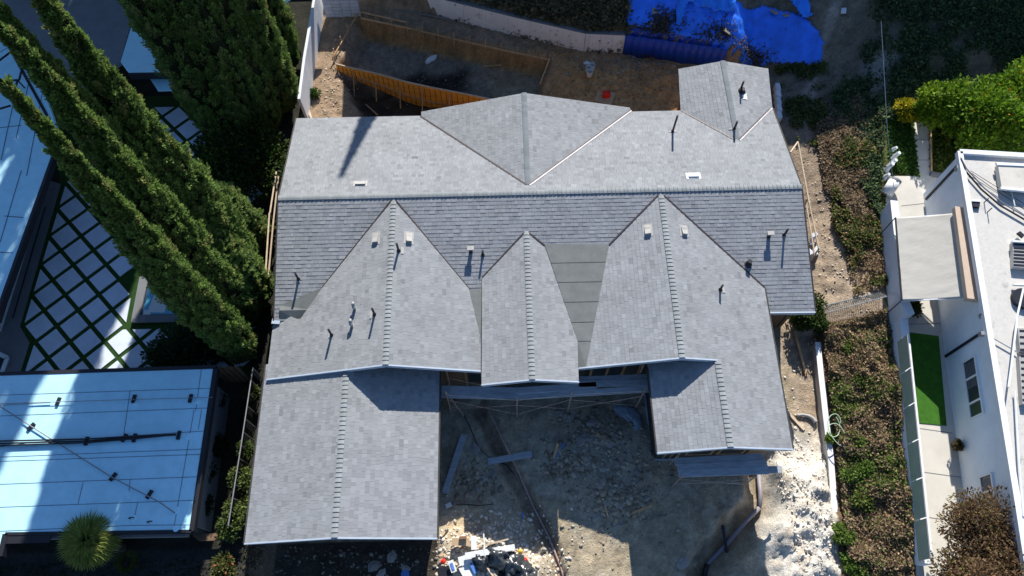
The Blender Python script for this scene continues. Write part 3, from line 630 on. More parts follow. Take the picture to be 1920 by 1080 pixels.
# --- modern white-roofed house along the patio
lh = empty('modern_house', at(20, 330, 0), 'low flat white roofed house with a long window wall facing the diamond patio', 'house')
ZL = 2.7
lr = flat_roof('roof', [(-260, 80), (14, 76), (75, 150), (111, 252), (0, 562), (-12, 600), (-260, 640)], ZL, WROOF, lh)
flat_roof('grey_roof', [(-260, -70), (300, -70), (258, 0), (225, 116), (150, 165), (75, 152), (14, 78), (-260, 82)], ZL-.03, GROOF, lh)
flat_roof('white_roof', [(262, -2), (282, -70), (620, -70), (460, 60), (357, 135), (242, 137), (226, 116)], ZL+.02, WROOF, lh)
for a, b in (((14, 76), (111, 252)), ((111, 252), (0, 562)), ((0, 562), (-12, 600)), ((242, 137), (357, 135))):
    A0, B0 = at(*a, ZL), at(*b, ZL); d = (B0-A0).normalized(); nrm = Vector((d.y, -d.x, 0))
    if nrm.dot(at(200, 420, 0)-A0) < 0: nrm = -nrm
    edge_beam(A0+nrm*.06, B0+nrm*.06, .12, .30, DARKF, 'fascia', lh, -.13)
for a, b in (((0, 98), (24, 84)), ((0, 152), (32, 152)), ((32, 152), (18, 190)), ((-3, 240), (40, 235)), ((28, 180), (2, 300)), ((62, 120), (30, 260)), ((84, 150), (50, 330)), ((8, 405), (44, 408)), ((-3, 473), (24, 474)), ((40, 320), (0, 455)), ((258, 2), (226, 115))):
    edge_beam(at(*a, ZL), at(*b, ZL), .028, .008, SEAM, 'roof_seam', lr, .006)
# pergola bars lying over the far corner of that roof
pg = empty('roof_frame', at(10, 170, ZL), 'open dark steel frame standing on the corner of the white flat roof', 'frame')
for a, b in (((-10, 120), (26, 93)), ((0, 152), (33, 150)), ((33, 150), (22, 190)), ((-4, 205), (20, 198)), ((44, 118), (36, 150))):
    edge_beam(at(*a, ZL+.5), at(*b, ZL+.5), .06, .06, DARKM, 'bar', pg)
for p in ((0, 152), (33, 150), (22, 190)): q = at(*p, ZL+.5); b = MB(); b.tube([(q.x, q.y, ZL), (q.x, q.y, ZL+.5)], .03); b.build('post', DARKM, pg)
# window wall
wA, wB = at(82, 350, 0), at(-2, 622, 0); d = (wB-wA); Lw = d.length; d.normalize(); nrm = Vector((-d.y, d.x, 0)); nrm = nrm if nrm.x > 0 else -nrm
b = MB(); b.beam(wA-nrm*.5+up3*1.2, wB-nrm*.5+up3*1.2, .1, 2.4); b.build('wall', PAPER, lh)
for i in range(7):
    a0 = wA+d*(Lw*i/7); a1 = wA+d*(Lw*(i+1)/7)
    b = MB(); b.beam(a0+d*.08+up3*1.2, a1-d*.08+up3*1.2, .03, 2.2); wn = b.build('window', GLASSD, lh)
    b = MB(); b.beam(a0+d*.02+up3*.09, a1-d*.02+up3*.09, .12, .12); b.beam(a0+d*.02+up3*2.34, a1-d*.02+up3*2.34, .12, .1); b.beam(a0+up3*1.2+d*.04, a0+up3*1.201+d*.04+Vector((0, 0, .001)), .1, .1)
    b.box(a0+d*.05+up3*1.2, (.12, .12, 2.3)); b.build('frame', WFRAME, wn)
edge_beam(wA+nrm*.02, wB+nrm*.02, .2, .1, WFRAME, 'sill', lh, .03)
for px, py in ((84, 352), (38, 470), (24, 530)): q = at(px, py, .0); b = MB(); b.box((q.x-.05, q.y, 1.2), (.22, .3, 2.4)); b.build('column', WFRAME, lh)
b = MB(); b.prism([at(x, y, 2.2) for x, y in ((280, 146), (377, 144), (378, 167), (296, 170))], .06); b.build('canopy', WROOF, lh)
b = MB(); q0, q1 = at(-30, 672, 0), at(17, 672, 0)
b.beam(at(-20, 655, 0)+up3*.05, at(16, 672, 0)+up3*.05, .16, .1); b.beam(at(16, 672, 0)+up3*.05, at(4, 705, 0)+up3*.05, .16, .1); b.build('door_frame', WFRAME, lh)
b = MB(); b.prism([at(x, y, .06) for x, y in ((-30, 662), (10, 674), (0, 704), (-40, 704))], .05); b.build('door_glass', GLASSD, lh)
# --- patio: grass bed, grey walk, pavers each a slab
pbase = MB(); pbase.prism([at(x, y, .0) for x, y in ((105, 180), (440, 180), (470, 700), (20, 705), (36, 640), (37, 612), (112, 340))], .2); tag(pbase.build('grass_joints', TURFJ), kind='structure')
wk = MB(); wk.prism([at(x, y, .03) for x, y in ((84, 336), (114, 345), (37, 612), (55, 642), (37, 702), (-20, 705), (-40, 640))], .12); tag(wk.build('walkway', CONC), kind='structure')
edge_beam(at(85, 388, .03), at(24, 597, .03), .05, .012, DARKF, 'channel_drain', None, .008).__setitem__('kind', 'structure')
patio = tag(empty('patio', at(200, 600, 0)), kind='structure')
P0 = at(151.9, 442.6, .03); e1 = Vector((.6894, -.7110, 0)); e2 = Vector((-.7110, -.6894, 0)); ST = .989; HW = .405
def half(a, b, keep):
    A_, B2 = at(*a, .03), at(*b, .03); k = at(*keep, .03); s = (B2.x-A_.x)*(k.y-A_.y)-(B2.y-A_.y)*(k.x-A_.x)
    return ((A_.x, A_.y), (B2.x, B2.y)) if s > 0 else ((B2.x, B2.y), (A_.x, A_.y))
def cliph(poly, h):
    (ax, ay), (bx, by) = h; out = []; f = lambda p: (bx-ax)*(p[1]-ay)-(by-ay)*(p[0]-ax)
    for j in range(len(poly)):
        p, q = poly[j-1], poly[j]; sp, sq = f(p), f(q)
        if (sp >= 0) != (sq >= 0): t = sp/(sp-sq); out.append((p[0]+(q[0]-p[0])*t, p[1]+(q[1]-p[1])*t))
        if sq >= 0: out.append(q)
    return out
hL1 = half((122, 350), (44, 612), (200, 500)); hL2 = half((66, 640), (46, 700), (200, 660)); hS = half((256, 500), (236, 606), (100, 500)); hB = half((230, 618), (420, 614), (300, 680))
hTop = half((60, 699), (420, 687), (200, 600)); hL3 = half((60, 652), (66, 652), (60, 700))
for (base, mode) in ((P0, 0), (at(359, 219, .03), 1)):
    for i in range(-9, 12):
        for j in range(-9, 12):
            c = base+e1*((i+.5)*ST)+e2*((j+.5)*ST); px, py = proj((c.x, c.y, .03))
            if mode == 0 and not (20 < px < 470 and 300 < py < 720): continue
            if mode == 1 and not (285 < px < 440 and 195 < py < 300 and i < 3): continue
            q = [tuple((c+e1*a+e2*b_)[:2]) for a, b_ in ((-HW, -HW), (HW, -HW), (HW, HW), (-HW, HW))]; q = ccw(q)
            if mode == 0:
                if px < 245 or py < 480: 
                    q = cliph(q, hL1 if py < 632 else hL2)
                    if q and 190 < px and py < 612 and py > 470: q = cliph(q, hS)
                    if q and py >= 612 and px > 225: q = cliph(q, hB)
                elif py > 596: q = cliph(q, hB)
                else: q = []
                if q: q = cliph(q, hTop)
            else: q = cliph(q, half((290, 201), (420, 199), (350, 240)))
            if len(q) < 3: continue
            ar = abs(sum(q[k-1][0]*q[k][1]-q[k][0]*q[k-1][1] for k in range(len(q))))/2
            if ar < .03: continue
            b = MB(); b.prism([(x, y, .035) for x, y in q], .03); b.build('paver', PAVER, patio)
# --- spa
spa = empty('spa_pool', at(310, 560, 0), 'small square turquoise spa pool with grey coping half under the cypresses', 'pool')
def cop(px, nm, m, z, th): b = MB(); b.prism([at(x, y, z) for x, y in px], th); return b.build(nm, m, spa)
cop([(264, 506), (281, 508), (263, 590), (245, 604)], 'coping', CONC, .18, .16); cop([(263, 590), (440, 588), (440, 602), (245, 604)], 'coping', CONC, .181, .1); cop([(281, 500), (440, 498), (440, 508), (281, 508)], 'coping', CONC, .182, .1)
cop([(281, 508), (440, 508), (440, 589), (264, 590)], 'basin', POOLT, .05, .04)
cop([(283, 533), (440, 533), (440, 588), (267, 589)], 'water', WATER, .09, .02)
cop([(290, 550), (318, 552), (308, 586), (276, 585)], 'step', WPLA, .10, .02); cop([(270, 581), (282, 581), (282, 590), (268, 590)], 'step', WPLA, .105, .02)
# --- long flat roofed building at the lower left
gb = empty('garage_building', at(200, 850, 0), 'long low building with a pale blue-white flat roof carrying dark pipe runs', 'building'); ZG = 2.45
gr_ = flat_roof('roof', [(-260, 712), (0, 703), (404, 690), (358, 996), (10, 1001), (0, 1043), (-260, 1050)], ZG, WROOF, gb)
for a, b, w_ in (((-60, 703), (405, 688), .14), ((404, 690), (359, 996), .16), ((10, 1001), (359, 996), .1), ((10, 1001), (0, 1043), .16), ((0, 1043), (-60, 1046), .16)):
    A0, B0 = at(*a, ZG), at(*b, ZG); edge_beam(A0, B0, w_, .26, DARKF, 'fascia', gb, -.11)
A0, B0 = at(404, 690, ZG)-Vector((.35, .3, 0)), at(358, 996, ZG)+Vector((-.35, .3, 0))
edge_beam(Vector((A0.x, A0.y, 1.1)), Vector((B0.x, B0.y, 1.1)), .14, 2.3, CONC, 'wall', gb); edge_beam(Vector((B0.x, B0.y, 1.1)), Vector((-22, B0.y, 1.1)), .14, 2.3, PAPER, 'wall', gb)  # white side wall given dark grey concrete, its deep shade in the colour
edge_beam(at(20, 1009, ZG-.5), at(352, 1003, ZG-.5), .12, .3, CONC, 'lower_fascia', gb)
edge_beam(at(12, 1012, ZG-.02), at(95, 1010, ZG-.02), .25, .04, DARKF, 'awning_strip', gb)
for pts in ([(0, 741), (398, 728)], [(0, 780), (392, 765)], [(0, 838), (60, 829), (385, 808)], [(0, 857), (379, 842)], [(0, 865), (376, 852)], [(0, 908), (371, 894)], [(0, 951), (366, 938)], [(0, 996), (250, 985), (360, 984)],
            [(378, 690), (367, 770)], [(364, 768), (327, 985)], [(244, 733), (232, 815)], [(378, 768), (372, 805)], [(156, 904), (146, 946)], [(244, 899), (242, 920)], [(258, 943), (252, 970)]):
    for k in range(len(pts)-1): edge_beam(at(*pts[k], ZG), at(*pts[k+1], ZG), .016, .006, SEAM, 'roof_seam', gr_, .004)
def run(pts, r, m, name, parent, z): b = MB(); b.tube([at(x, y, z) for x, y in pts], r, 7); return b.build(name, m, parent)
for off in (0, 4.5, 8.5): run([(-40, 829+off), (0, 827+off), (165, 823+off*.8), (255, 818+off*.5), (330, 814+off*.1)], .028, BLACKP, 'pipe', gb, ZG+.1)
run([(162, 831), (178, 829), (200, 823), (330, 816)], .02, BLACKP, 'pipe', gb, ZG+.07)
run([(-10, 752), (0, 762), (94, 822), (210, 895), (300, 942), (328, 962)], .02, GPIPE, 'conduit', gb, ZG+.08)
run([(0, 757), (250, 749), (398, 745)], .012, GPIPE, 'conduit', gb, ZG+.08)
run([(-5, 760), (94, 755)], .012, GPIPE, 'conduit', gb, ZG+.05)
for px, py, rz in ((109, 753, 1.4), (251, 748, 1.5), (357, 747, 1.5), (58, 800, .9), (212, 894, 1.0), (280, 927, 1.1), (162, 827, 1.5), (233, 821, 1.2), (252, 821, 1.5), (335, 816, 1.5)):
    q = at(px, py, ZG+.035); b = MB(); b.box(q, (.30, .11, .07), rz=rz); b.build('pipe_block', DARKM, gb)
for px, py in ((240, 928), (250, 972), (331, 957), (371, 752), (354, 818), (330, 992), (254, 756)):
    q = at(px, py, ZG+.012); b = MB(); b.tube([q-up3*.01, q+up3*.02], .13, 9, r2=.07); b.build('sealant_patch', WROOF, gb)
for px, py in ((279, 980), (245, 973)): q = at(px, py, ZG); b = MB(); b.tube([q, q+up3*.16, q+Vector((.1, .02, .2)), q+Vector((.16, .02, .12))], .02); b.build('vent_pipe', DARKM, gb)
# --- fences and strip between the properties
f1 = empty('side_fence', gp(455, 820), 'dark metal fence with pale top rail between the flat roofed building and garage', 'fence')
fp = [at(474, 690, 1.2), at(452, 835, 1.2), at(428, 985, 1.2)]
b = MB(); b.tube(fp, .025); b.build('top_rail', METAL, f1)
for k in range(13):
    t = k/12*2; i = min(int(t), 1); p = fp[i].lerp(fp[i+1], t-i); b = MB(); b.tube([(p.x, p.y, -.05), (p.x, p.y, 1.22)], .02, 6); b.build('post', METAL, f1)
b = MB(); b.beam(Vector((fp[0].x-.05, fp[0].y, .55)), Vector((fp[2].x-.05, fp[2].y, .55)), .015, 1.0); b.build('infill', DARKM, f1)
f2 = empty('gate', at(430, 700, 0), 'brown wooden gate boards beside the corner of the flat white roof', 'gate')
for k in range(5): b = MB(); q = at(412+k*11, 702-k*.3, .9); b.box((q.x, q.y, .85), (.17, .04, 1.7)); b.build('board', BOARD, f2)
f3 = empty('back_gate', at(400, 1005, 0), 'low brown slatted gate below the flat white roof', 'gate')
for k in range(4): q = at(368, 1005, 0); b = MB(); b.beam(at(362+k*4, 1004+k*3, .3+.01*k), at(420+k*3, 1001+k*3, .3+.01*k), .07, .04); b.build('slat', BOARD, f3)
# white boundary walls at the top of the lot
def wall_run(name, pts, h, th, m, label, z0=None, cat='wall', capm=None):
    r = empty(name, (pts[0][0], pts[0][1], 0), label, cat)
    for i in range(len(pts)-1):
        a, c = Vector(pts[i]), Vector(pts[i+1]); za = a.z if z0 is None else z0; zc = c.z if z0 is None else z0
        A_, C2 = Vector((a.x, a.y, 0)), Vector((c.x, c.y, 0)); d = (C2-A_).normalized(); s = Vector((-d.y, d.x, 0))*th/2
        b = MB(); v = [A_-s, C2-s, C2+s, A_+s]; lo_ = [Vector((p.x, p.y, z-.6)) for p, z in zip(v, (za, zc, zc, za))]; hi = [Vector((p.x, p.y, z+h)) for p, z in zip(v, (za, zc, zc, za))]
        b.add(lo_+hi, [(0, 3, 2, 1), (4, 5, 6, 7), (0, 1, 5, 4), (1, 2, 6, 5), (2, 3, 7, 6), (3, 0, 4, 7)]); b.build('panel', m, r)
        if capm: b = MB(); b.beam(Vector((a.x, a.y, za+h+.025)), Vector((c.x, c.y, zc+h+.025)), th+.05, .05); b.build('coping', capm, r)
    return r
bw = wall_run('boundary_wall', [at(609, -12, 0), at(603, 38, 0), at(585, 150, 0), at(576, 225, 0)], 1.5, .12, STUCCO, 'white painted wall beside the cypresses running down to the house', z0=0)
bl = empty('stepped_wall', at(625, 30, 0), 'short stepped wall of white concrete blocks in the top corner of the dug yard', 'wall')
q0, q1 = at(607, 36, 0), at(650, 0, 0)
bx0, by0 = q0.x+.12, q0.y+.1
for r_ in range(7):
    for c in range(4 if r_ < 6 else 4):
        nx = 4
        b = MB(); b.box((bx0+.22+c*.43+(.2 if r_ % 2 else 0)*0, by0+.10+.012*r_, .11+r_*.205), (.415, .2, .192)); b.build('block', BLOCKC, bl)
# retaining wall at the foot of the hillside
rwp = [at(x, y, 0) for x, y in ((660, -22), (840, 32), (975, 66), (1095, 94), (1166, 97))]
rw = wall_run('retaining_wall', rwp, 1.2, .2, BWALL, 'long cream block retaining wall stained brown at the foot of the shaded hillside', z0=0, capm=CONC)
rw2 = wall_run('tarped_wall', [at(x, y, 0) for x, y in ((1166, 97), (1352, 122))], 1.0, .2, BWALL, 'end of the retaining wall hidden under blue tarpaulin', z0=0)
for i in range(0, 26, 2):      # joints between the wall's blocks as thin grooves
    t = i/26*3.999; k = int(t); a = rwp[k].lerp(rwp[k+1], t-k); b = MB(); b.box((a.x, a.y-.104, .58), (.006, .008, 1.14)); b.build('joint', CONC, rw)
# poles beside the house
def poles(name, lst, label, cat, m=WOODP, r=.035, group=None):
    e = empty(name, lst[0][0], label, cat, group)
    for a, b_ in lst: b = MB(); b.tube([a, b_], r, 7); b.build('pole', m, e)
    return e
poles('scaffold_rail', [(at(518, 322, 1.9), at(506, 400, 1.9)), (at(505, 400, 1.9), at(498, 510, 1.9)), (at(522, 330, 1.7), at(512, 420, 1.7)), (at(512, 420, 1.7), at(503, 520, 1.7)), (at(505, 400, 1.9), Vector((at(505, 400, 1.9).x, at(505, 400, 1.9).y, 0))), (at(498, 510, 1.9), Vector((at(498, 510, 1.9).x, at(498, 510, 1.9).y, 0)))],
      'pale scaffold rails along the narrow gap between cypresses and house', 'scaffold')
poles('scaffold_rail', [(at(1496, 266, 2.0), at(1517, 380, 2.0)), (at(1517, 380, 2.0), at(1535, 466, 2.0)), (at(1511, 380, 1.5), at(1528, 480, 1.5)), (at(1496, 266, 2.0), at(1482, 286, 2.3)), (at(1515, 372, 2.0), at(1510, 382, 1.5)), (at(1536, 466, 2.0), at(1515, 494, .5))],
      'pale scaffold rails on the sunny side of the house above bare soil', 'scaffold')
# ================================================================ FOLIAGE BUILDERS
def diamonds(P, D, N, L, Wd, cols):
    """one diamond leaf per row: base P, direction D, face normal N, length L, width Wd"""
    n = len(P); D = D/np.linalg.norm(D, axis=1, keepdims=True); S = np.cross(D, N); S /= (np.linalg.norm(S, axis=1, keepdims=True)+1e-9)
    L = L[:, None]; Wd = Wd[:, None]; nn = np.cross(S, D)
    V = np.stack([P, P+D*L*.45+S*Wd*.5+nn*L*.08, P+D*L, P+D*L*.45-S*Wd*.5+nn*L*.08], 1).reshape(-1, 3)
    F = np.arange(n*4).reshape(-1, 4); return V, F, cols
def rdir(n, rs): v = rs.normal(size=(n, 3)); return v/np.linalg.norm(v, axis=1, keepdims=True)
def cypress_mesh(seed, Ht=16.0, Rm=.72, n=125000, wide=False):
    rs = np.random.RandomState(seed)
    def prof(t):
        if wide: return np.interp(t, [0, .04, .15, .35, .6, .8, .93, 1], [.35, .8, 1.0, 1.0, .86, .62, .32, .03])
        return np.interp(t, [0, .03, .10, .22, .36, .5, .7, .88, 1], [.40, .85, 1.05, 1.08, .95, .76, .46, .2, .03])
    def rad(t, a):
        x = np.cos(a)*2.2; y = np.sin(a)*2.2
        flute = vn(x*1.6+t*1.5, y*1.6-t*1.1, seed)*.5+vn(x*3.4+t*7, y*3.4+t*5, seed+3)*.32+vn(x*6+t*26, y*6-t*24, seed+5)*.22
        big = vn(t*6+x*.6, y*.6+3, seed+9)*.30
        return Rm*prof(t)*(.58+.62*flute*1.0+big)
    nt, na = 150, 56; t = np.linspace(0, 1, nt)[:, None]*np.ones((1, na)); a = np.linspace(0, 2*np.pi, na, endpoint=False)[None, :]*np.ones((nt, 1))
    r = rad(t, a)*.78; bx = .12*np.sin(t*5+seed)*t; V1 = np.stack([r*np.cos(a)+bx, r*np.sin(a), .25+t*(Ht-.5)], -1).reshape(-1, 3)
    i = np.arange(nt-1)[:, None]*na+np.arange(na)[None, :]; j = np.arange(nt-1)[:, None]*na+(np.arange(na)[None, :]+1) % na
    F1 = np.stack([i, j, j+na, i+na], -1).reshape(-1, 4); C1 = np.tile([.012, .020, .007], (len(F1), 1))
    # plumes: upright sprays of scale leaves standing off the body
    ns = n//70; ts = np.clip(rs.rand(ns)**1.2, 0, .985); As = rs.rand(ns)*2*np.pi; rr = rad(ts, As)
    ce = np.stack([rr*(.80+.12*rs.rand(ns))*np.cos(As)+.12*np.sin(ts*5+seed)*ts, rr*(.80+.12*rs.rand(ns))*np.sin(As), .15+ts*(Ht-.9)], -1)
    out = np.stack([np.cos(As), np.sin(As), 0*As], -1); tw = rdir(ns, rs)*.22; ax = out*(.12+.24*rs.rand(ns, 1))+np.array([0, 0, 1.0])+tw; ax /= np.linalg.norm(ax, axis=1, keepdims=True)
    big = rs.rand(ns) < .05; ln = (.32+.42*rs.rand(ns))*np.where(big, 1.5, 1)*np.clip(prof(ts)+.25, .4, 1); wd = (.07+.07*rs.rand(ns))*np.clip(prof(ts)+.2, .35, 1); tone = rs.rand(ns); oli = rs.rand(ns) < .14
    k = np.repeat(np.arange(ns), 70); m = len(k); s_ = rs.rand(m); rv = rdir(m, rs); prf = np.sin(np.clip(s_*.86+.14, 0, 1)*np.pi)**.7
    P = ce[k]+ax[k]*(s_*ln[k])[:, None]+rv*(wd[k]*prf)[:, None]*rs.rand(m, 1)**.4; D = ax[k]*.9+rv*.8+out[k]*.25; Nn = rv+rdir(m, rs)*.6
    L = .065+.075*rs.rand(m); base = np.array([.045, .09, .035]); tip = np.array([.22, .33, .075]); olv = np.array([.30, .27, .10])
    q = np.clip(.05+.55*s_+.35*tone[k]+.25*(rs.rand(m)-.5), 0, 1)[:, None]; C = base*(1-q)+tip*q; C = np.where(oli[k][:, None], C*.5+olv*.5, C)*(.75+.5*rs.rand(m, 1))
    V2, F2, C2 = diamonds(P, D, Nn, L, L*.5, C)
    return np.vstack([V1, V2]), np.vstack([F1, F2+len(V1)]), np.vstack([C1, C2])
def mk_cyp(seed, **k):
    V, F, C = cypress_mesh(seed, **k); o = npmesh('crown', V, F, LEAF, attr='Col', colors=C, rel=False); o.data.name = 'crown'; me = o.data; bpy.data.objects.remove(o); return me
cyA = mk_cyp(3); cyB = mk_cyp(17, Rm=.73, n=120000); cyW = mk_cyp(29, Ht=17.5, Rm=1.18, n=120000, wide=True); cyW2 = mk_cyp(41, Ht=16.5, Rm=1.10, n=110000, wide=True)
trk = MB(); trk.tube([(0, 0, -.3), (.02, 0, 1), (0, 0, 4)], .16, 9, r2=.08); tro = trk.build('trunk', BARK); trme = tro.data; bpy.data.objects.remove(tro)
def cypress(loc, me, rz, sc_, label, group, sxy=1.0):
    e = empty('cypress_tree', loc, label, 'tree', group, rz)
    for m_, nm in ((me, 'crown'), (trme, 'trunk')):
        o = bpy.data.objects.new(nm, m_); COL.objects.link(o); o.parent = e; o.scale = (sxy, sxy, sc_) if nm == 'crown' else (1, 1, 1)
    return e
GC = 'italian cypresses in a row along the side fence'
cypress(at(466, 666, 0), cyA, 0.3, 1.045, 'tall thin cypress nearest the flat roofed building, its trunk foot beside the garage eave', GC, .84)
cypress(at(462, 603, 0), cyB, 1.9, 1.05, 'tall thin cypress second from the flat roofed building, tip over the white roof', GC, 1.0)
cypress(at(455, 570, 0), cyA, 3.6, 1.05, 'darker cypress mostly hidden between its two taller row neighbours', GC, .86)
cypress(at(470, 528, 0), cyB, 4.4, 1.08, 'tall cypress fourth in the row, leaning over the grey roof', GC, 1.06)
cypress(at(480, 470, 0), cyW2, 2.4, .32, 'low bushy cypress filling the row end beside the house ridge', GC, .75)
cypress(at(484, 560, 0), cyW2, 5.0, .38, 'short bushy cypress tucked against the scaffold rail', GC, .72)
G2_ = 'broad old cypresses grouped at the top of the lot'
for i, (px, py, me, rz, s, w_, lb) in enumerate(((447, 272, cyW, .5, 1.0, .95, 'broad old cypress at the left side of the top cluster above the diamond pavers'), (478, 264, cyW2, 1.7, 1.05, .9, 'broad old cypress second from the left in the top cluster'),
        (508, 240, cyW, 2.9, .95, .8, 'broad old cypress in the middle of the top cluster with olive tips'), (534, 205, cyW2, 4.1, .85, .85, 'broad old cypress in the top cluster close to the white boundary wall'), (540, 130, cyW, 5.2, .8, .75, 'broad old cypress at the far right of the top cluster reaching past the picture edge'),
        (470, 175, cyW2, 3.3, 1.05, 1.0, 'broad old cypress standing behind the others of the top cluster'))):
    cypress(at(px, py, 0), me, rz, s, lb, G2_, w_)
# trees on the hill beyond the frame whose shade falls across the roofs
for i, (x, y, me, s, w_, lb) in enumerate(((-13.2, 32.5, cyB, 1.5, 1.25, 'slim tall cypress on the hill right of the first tall evergreen'), (-16.3, 34.5, cyA, 1.6, 1.2, 'slim tall cypress on the hill between the first two tall evergreens'), (-2.85, 36.1, cyA, .60, .62, 'slim cypress on the hill whose pointed shadow lies on the back roof'),
      (-14.7, 32, cyW, 1.45, .95, 'tall evergreen beyond the grey roof, first from the dug yard'),
      )):
    cypress(Vector((x, y, hz1(x, y, False)-.3)), me, i*1.3, s, lb, 'evergreens on the hill beyond the picture', w_)

def leafball(seed, R_, n, size, c0, c1, clumps=14, flat=.8, yellow=None, ymix=0.0, gap=.35):
    rs = np.random.RandomState(seed); cc = rdir(clumps, rs)*(.35+.5*rs.rand(clumps, 1)); cc[:, 2] = np.abs(cc[:, 2])*flat; cr = .28+.25*rs.rand(clumps)
    k = rs.randint(0, clumps, n); d = rdir(n, rs); P = (cc[k]+d*cr[k][:, None]*(rs.rand(n, 1)**gap))*R_
    D = d+rdir(n, rs)*.8+np.array([0, 0, .2]); Nn = d*.6+np.array([0, 0, .8])+rdir(n, rs)*.6
    L = size*(.6+.8*rs.rand(n)); h = np.clip(P[:, 2]/R_*.8+.2*rs.rand(n)+.15, 0, 1)[:, None]*0+rs.rand(n, 1)
    ct = rs.rand(clumps)[k][:, None]*.5+.5*h; C = np.array(c0)*(1-ct)+np.array(c1)*ct
    if yellow is not None: q = (rs.rand(n) < ymix*(.4+1.2*rs.rand(clumps)[k]))[:, None]; C = np.where(q, np.array(yellow), C)
    C = C*(.75+.5*rs.rand(n, 1)); V, F, C = diamonds(P, D, Nn, L, L*.55, C); return V, F, C, cc*R_
def tree(name, loc, seed, R_, n, size, c0, c1, label, cat='tree', trunk_h=1.5, group=None, flat=.8, yellow=None, ymix=0, clumps=14, squash=1.0, gap=.35):
    e = empty(name, loc, label, cat, group); V, F, C, cc = leafball(seed, R_, n, size, c0, c1, clumps, flat, yellow, ymix, gap)
    V[:, 2] = V[:, 2]*squash+trunk_h; o = npmesh('crown' if cat == 'tree' else 'foliage', V, F, LEAF, attr='Col', colors=C, rel=False); o.parent = e
    b = MB(); b.tube([(0, 0, -.2), (.03, .02, trunk_h*.5), (0, 0, trunk_h)], .05*R_+.02, 8, r2=.035*R_+.01)
    for c in cc[::2]: b.tube([(0, 0, trunk_h*.8), (c[0]*.5, c[1]*.5, trunk_h+c[2]*.4*squash), (c[0], c[1], trunk_h+c[2]*squash)], .022*R_+.008, 6, r2=.006)
    b.build('trunk' if cat == 'tree' else 'stems', BARK).parent = e; return e
GD, GL_ = (.014, .032, .008), (.045, .085, .018)
tree('broadleaf_tree', at(468, 345, 0), 5, 1.9, 15000, .16, GD, (.055, .10, .015), 'round dark green broadleaf tree between the cypress cluster and the back roof', trunk_h=1.3, yellow=(.16, .20, .02), ymix=.05, clumps=22)
tree('shrub', at(352, 668, 0), 8, 1.25, 8000, .13, (.02, .045, .02), (.05, .10, .035), 'dark rounded shrub between the spa pool and the pale blue flat roof', 'shrub', .6, clumps=16)
tree('shrub', at(398, 655, 0), 9, .8, 3500, .12, (.02, .045, .02), (.05, .09, .03), 'smaller dark shrub under the foot of the nearest tall cypress', 'shrub', .4)
for i, (x, y, R_, th_, lb) in enumerate(((-17.9, 33.5, 2.6, 15.0, 'tall open gum tree beyond the grey roof, nearest the dug yard'), (-21.6, 32.0, 3.0, 14.5, 'tall open gum tree beyond the grey roof, second from the dug yard'),
      (-25.6, 34.0, 3.1, 15.5, 'tall open gum tree beyond the grey roof, third from the dug yard'), (-30.0, 32.0, 3.2, 14.0, 'tall open gum tree beyond the white flat roof'), (-19.5, 39.0, 3.0, 18.5, 'taller open gum tree in the second row on the hill'), (-24.0, 40.0, 3.2, 19.0, 'tallest open gum tree in the second row on the hill'), (-28.5, 39.0, 3.2, 17.5, 'last open gum tree in the second row on the hill'))):
    tree('gum_tree', Vector((x, y, hz1(x, y, False))), 160+i, R_, 6500, .34, (.05, .08, .03), (.14, .19, .07), lb, trunk_h=th_, group='gum trees on the hill beyond the picture', flat=1.0, clumps=24, squash=1.9, gap=.45)
    tree('gum_tree', Vector((x+1.2, y+1.5, hz1(x, y, False))), 180+i, R_*.9, 4200, .34, (.05, .08, .03), (.14, .19, .07), lb.replace('open', 'younger'), trunk_h=th_*.55, group='gum trees on the hill beyond the picture', flat=1.0, clumps=20, squash=2.0, gap=.45)
# citrus tree, yellow shrub, dry tree on the right
tree('citrus_tree', at(1828, 256, 1.2), 21, 2.1, 21000, .16, (.05, .12, .008), (.20, .34, .02), 'bright green citrus tree spilling over the corner of the white building roof', trunk_h=1.3, yellow=(.55, .30, .02), ymix=.02, clumps=30, flat=.55)
tree('citrus_tree', at(1745, 232, 1.2), 23, 1.25, 7000, .17, (.06, .14, .008), (.24, .36, .02), 'smaller lime green tree over the garden path beside the larger citrus tree', trunk_h=1.0, clumps=14)
tree('citrus_tree', at(1890, 222, 1.2), 24, 1.7, 11000, .15, (.05, .13, .008), (.19, .33, .02), 'tall green citrus crown at the right edge against the shaded ivy', trunk_h=1.3, yellow=(.50, .45, .02), ymix=.05, clumps=18)
tree('yellow_shrub', at(1690, 222, 1.2), 25, .62, 2600, .12, (.25, .24, .01), (.62, .46, .01), 'small bright yellow leaved shrub at the top of the garden path', 'shrub', .5, yellow=(.12, .20, .02), ymix=.4)
tree('dry_tree', at(1822, 1075, 1.2), 31, 2.35, 48000, .095, (.08, .05, .03), (.30, .19, .10), 'sparse reddish brown dry tree over the pale path at the lower right', trunk_h=1.6, yellow=(.13, .14, .03), ymix=.10, clumps=34, gap=.6)
tree('bush', at(1705, 582, 1.2), 33, .42, 1200, .10, GD, (.06, .11, .02), 'dark green bush at the shaded foot of the awning', 'bush', .3)
tree('bush', at(1512, 600, .3), 34, .8, 3600, .12, GD, (.07, .12, .02), 'dark green bush in the gap behind the low rendered wall', 'bush', .3, clumps=12)
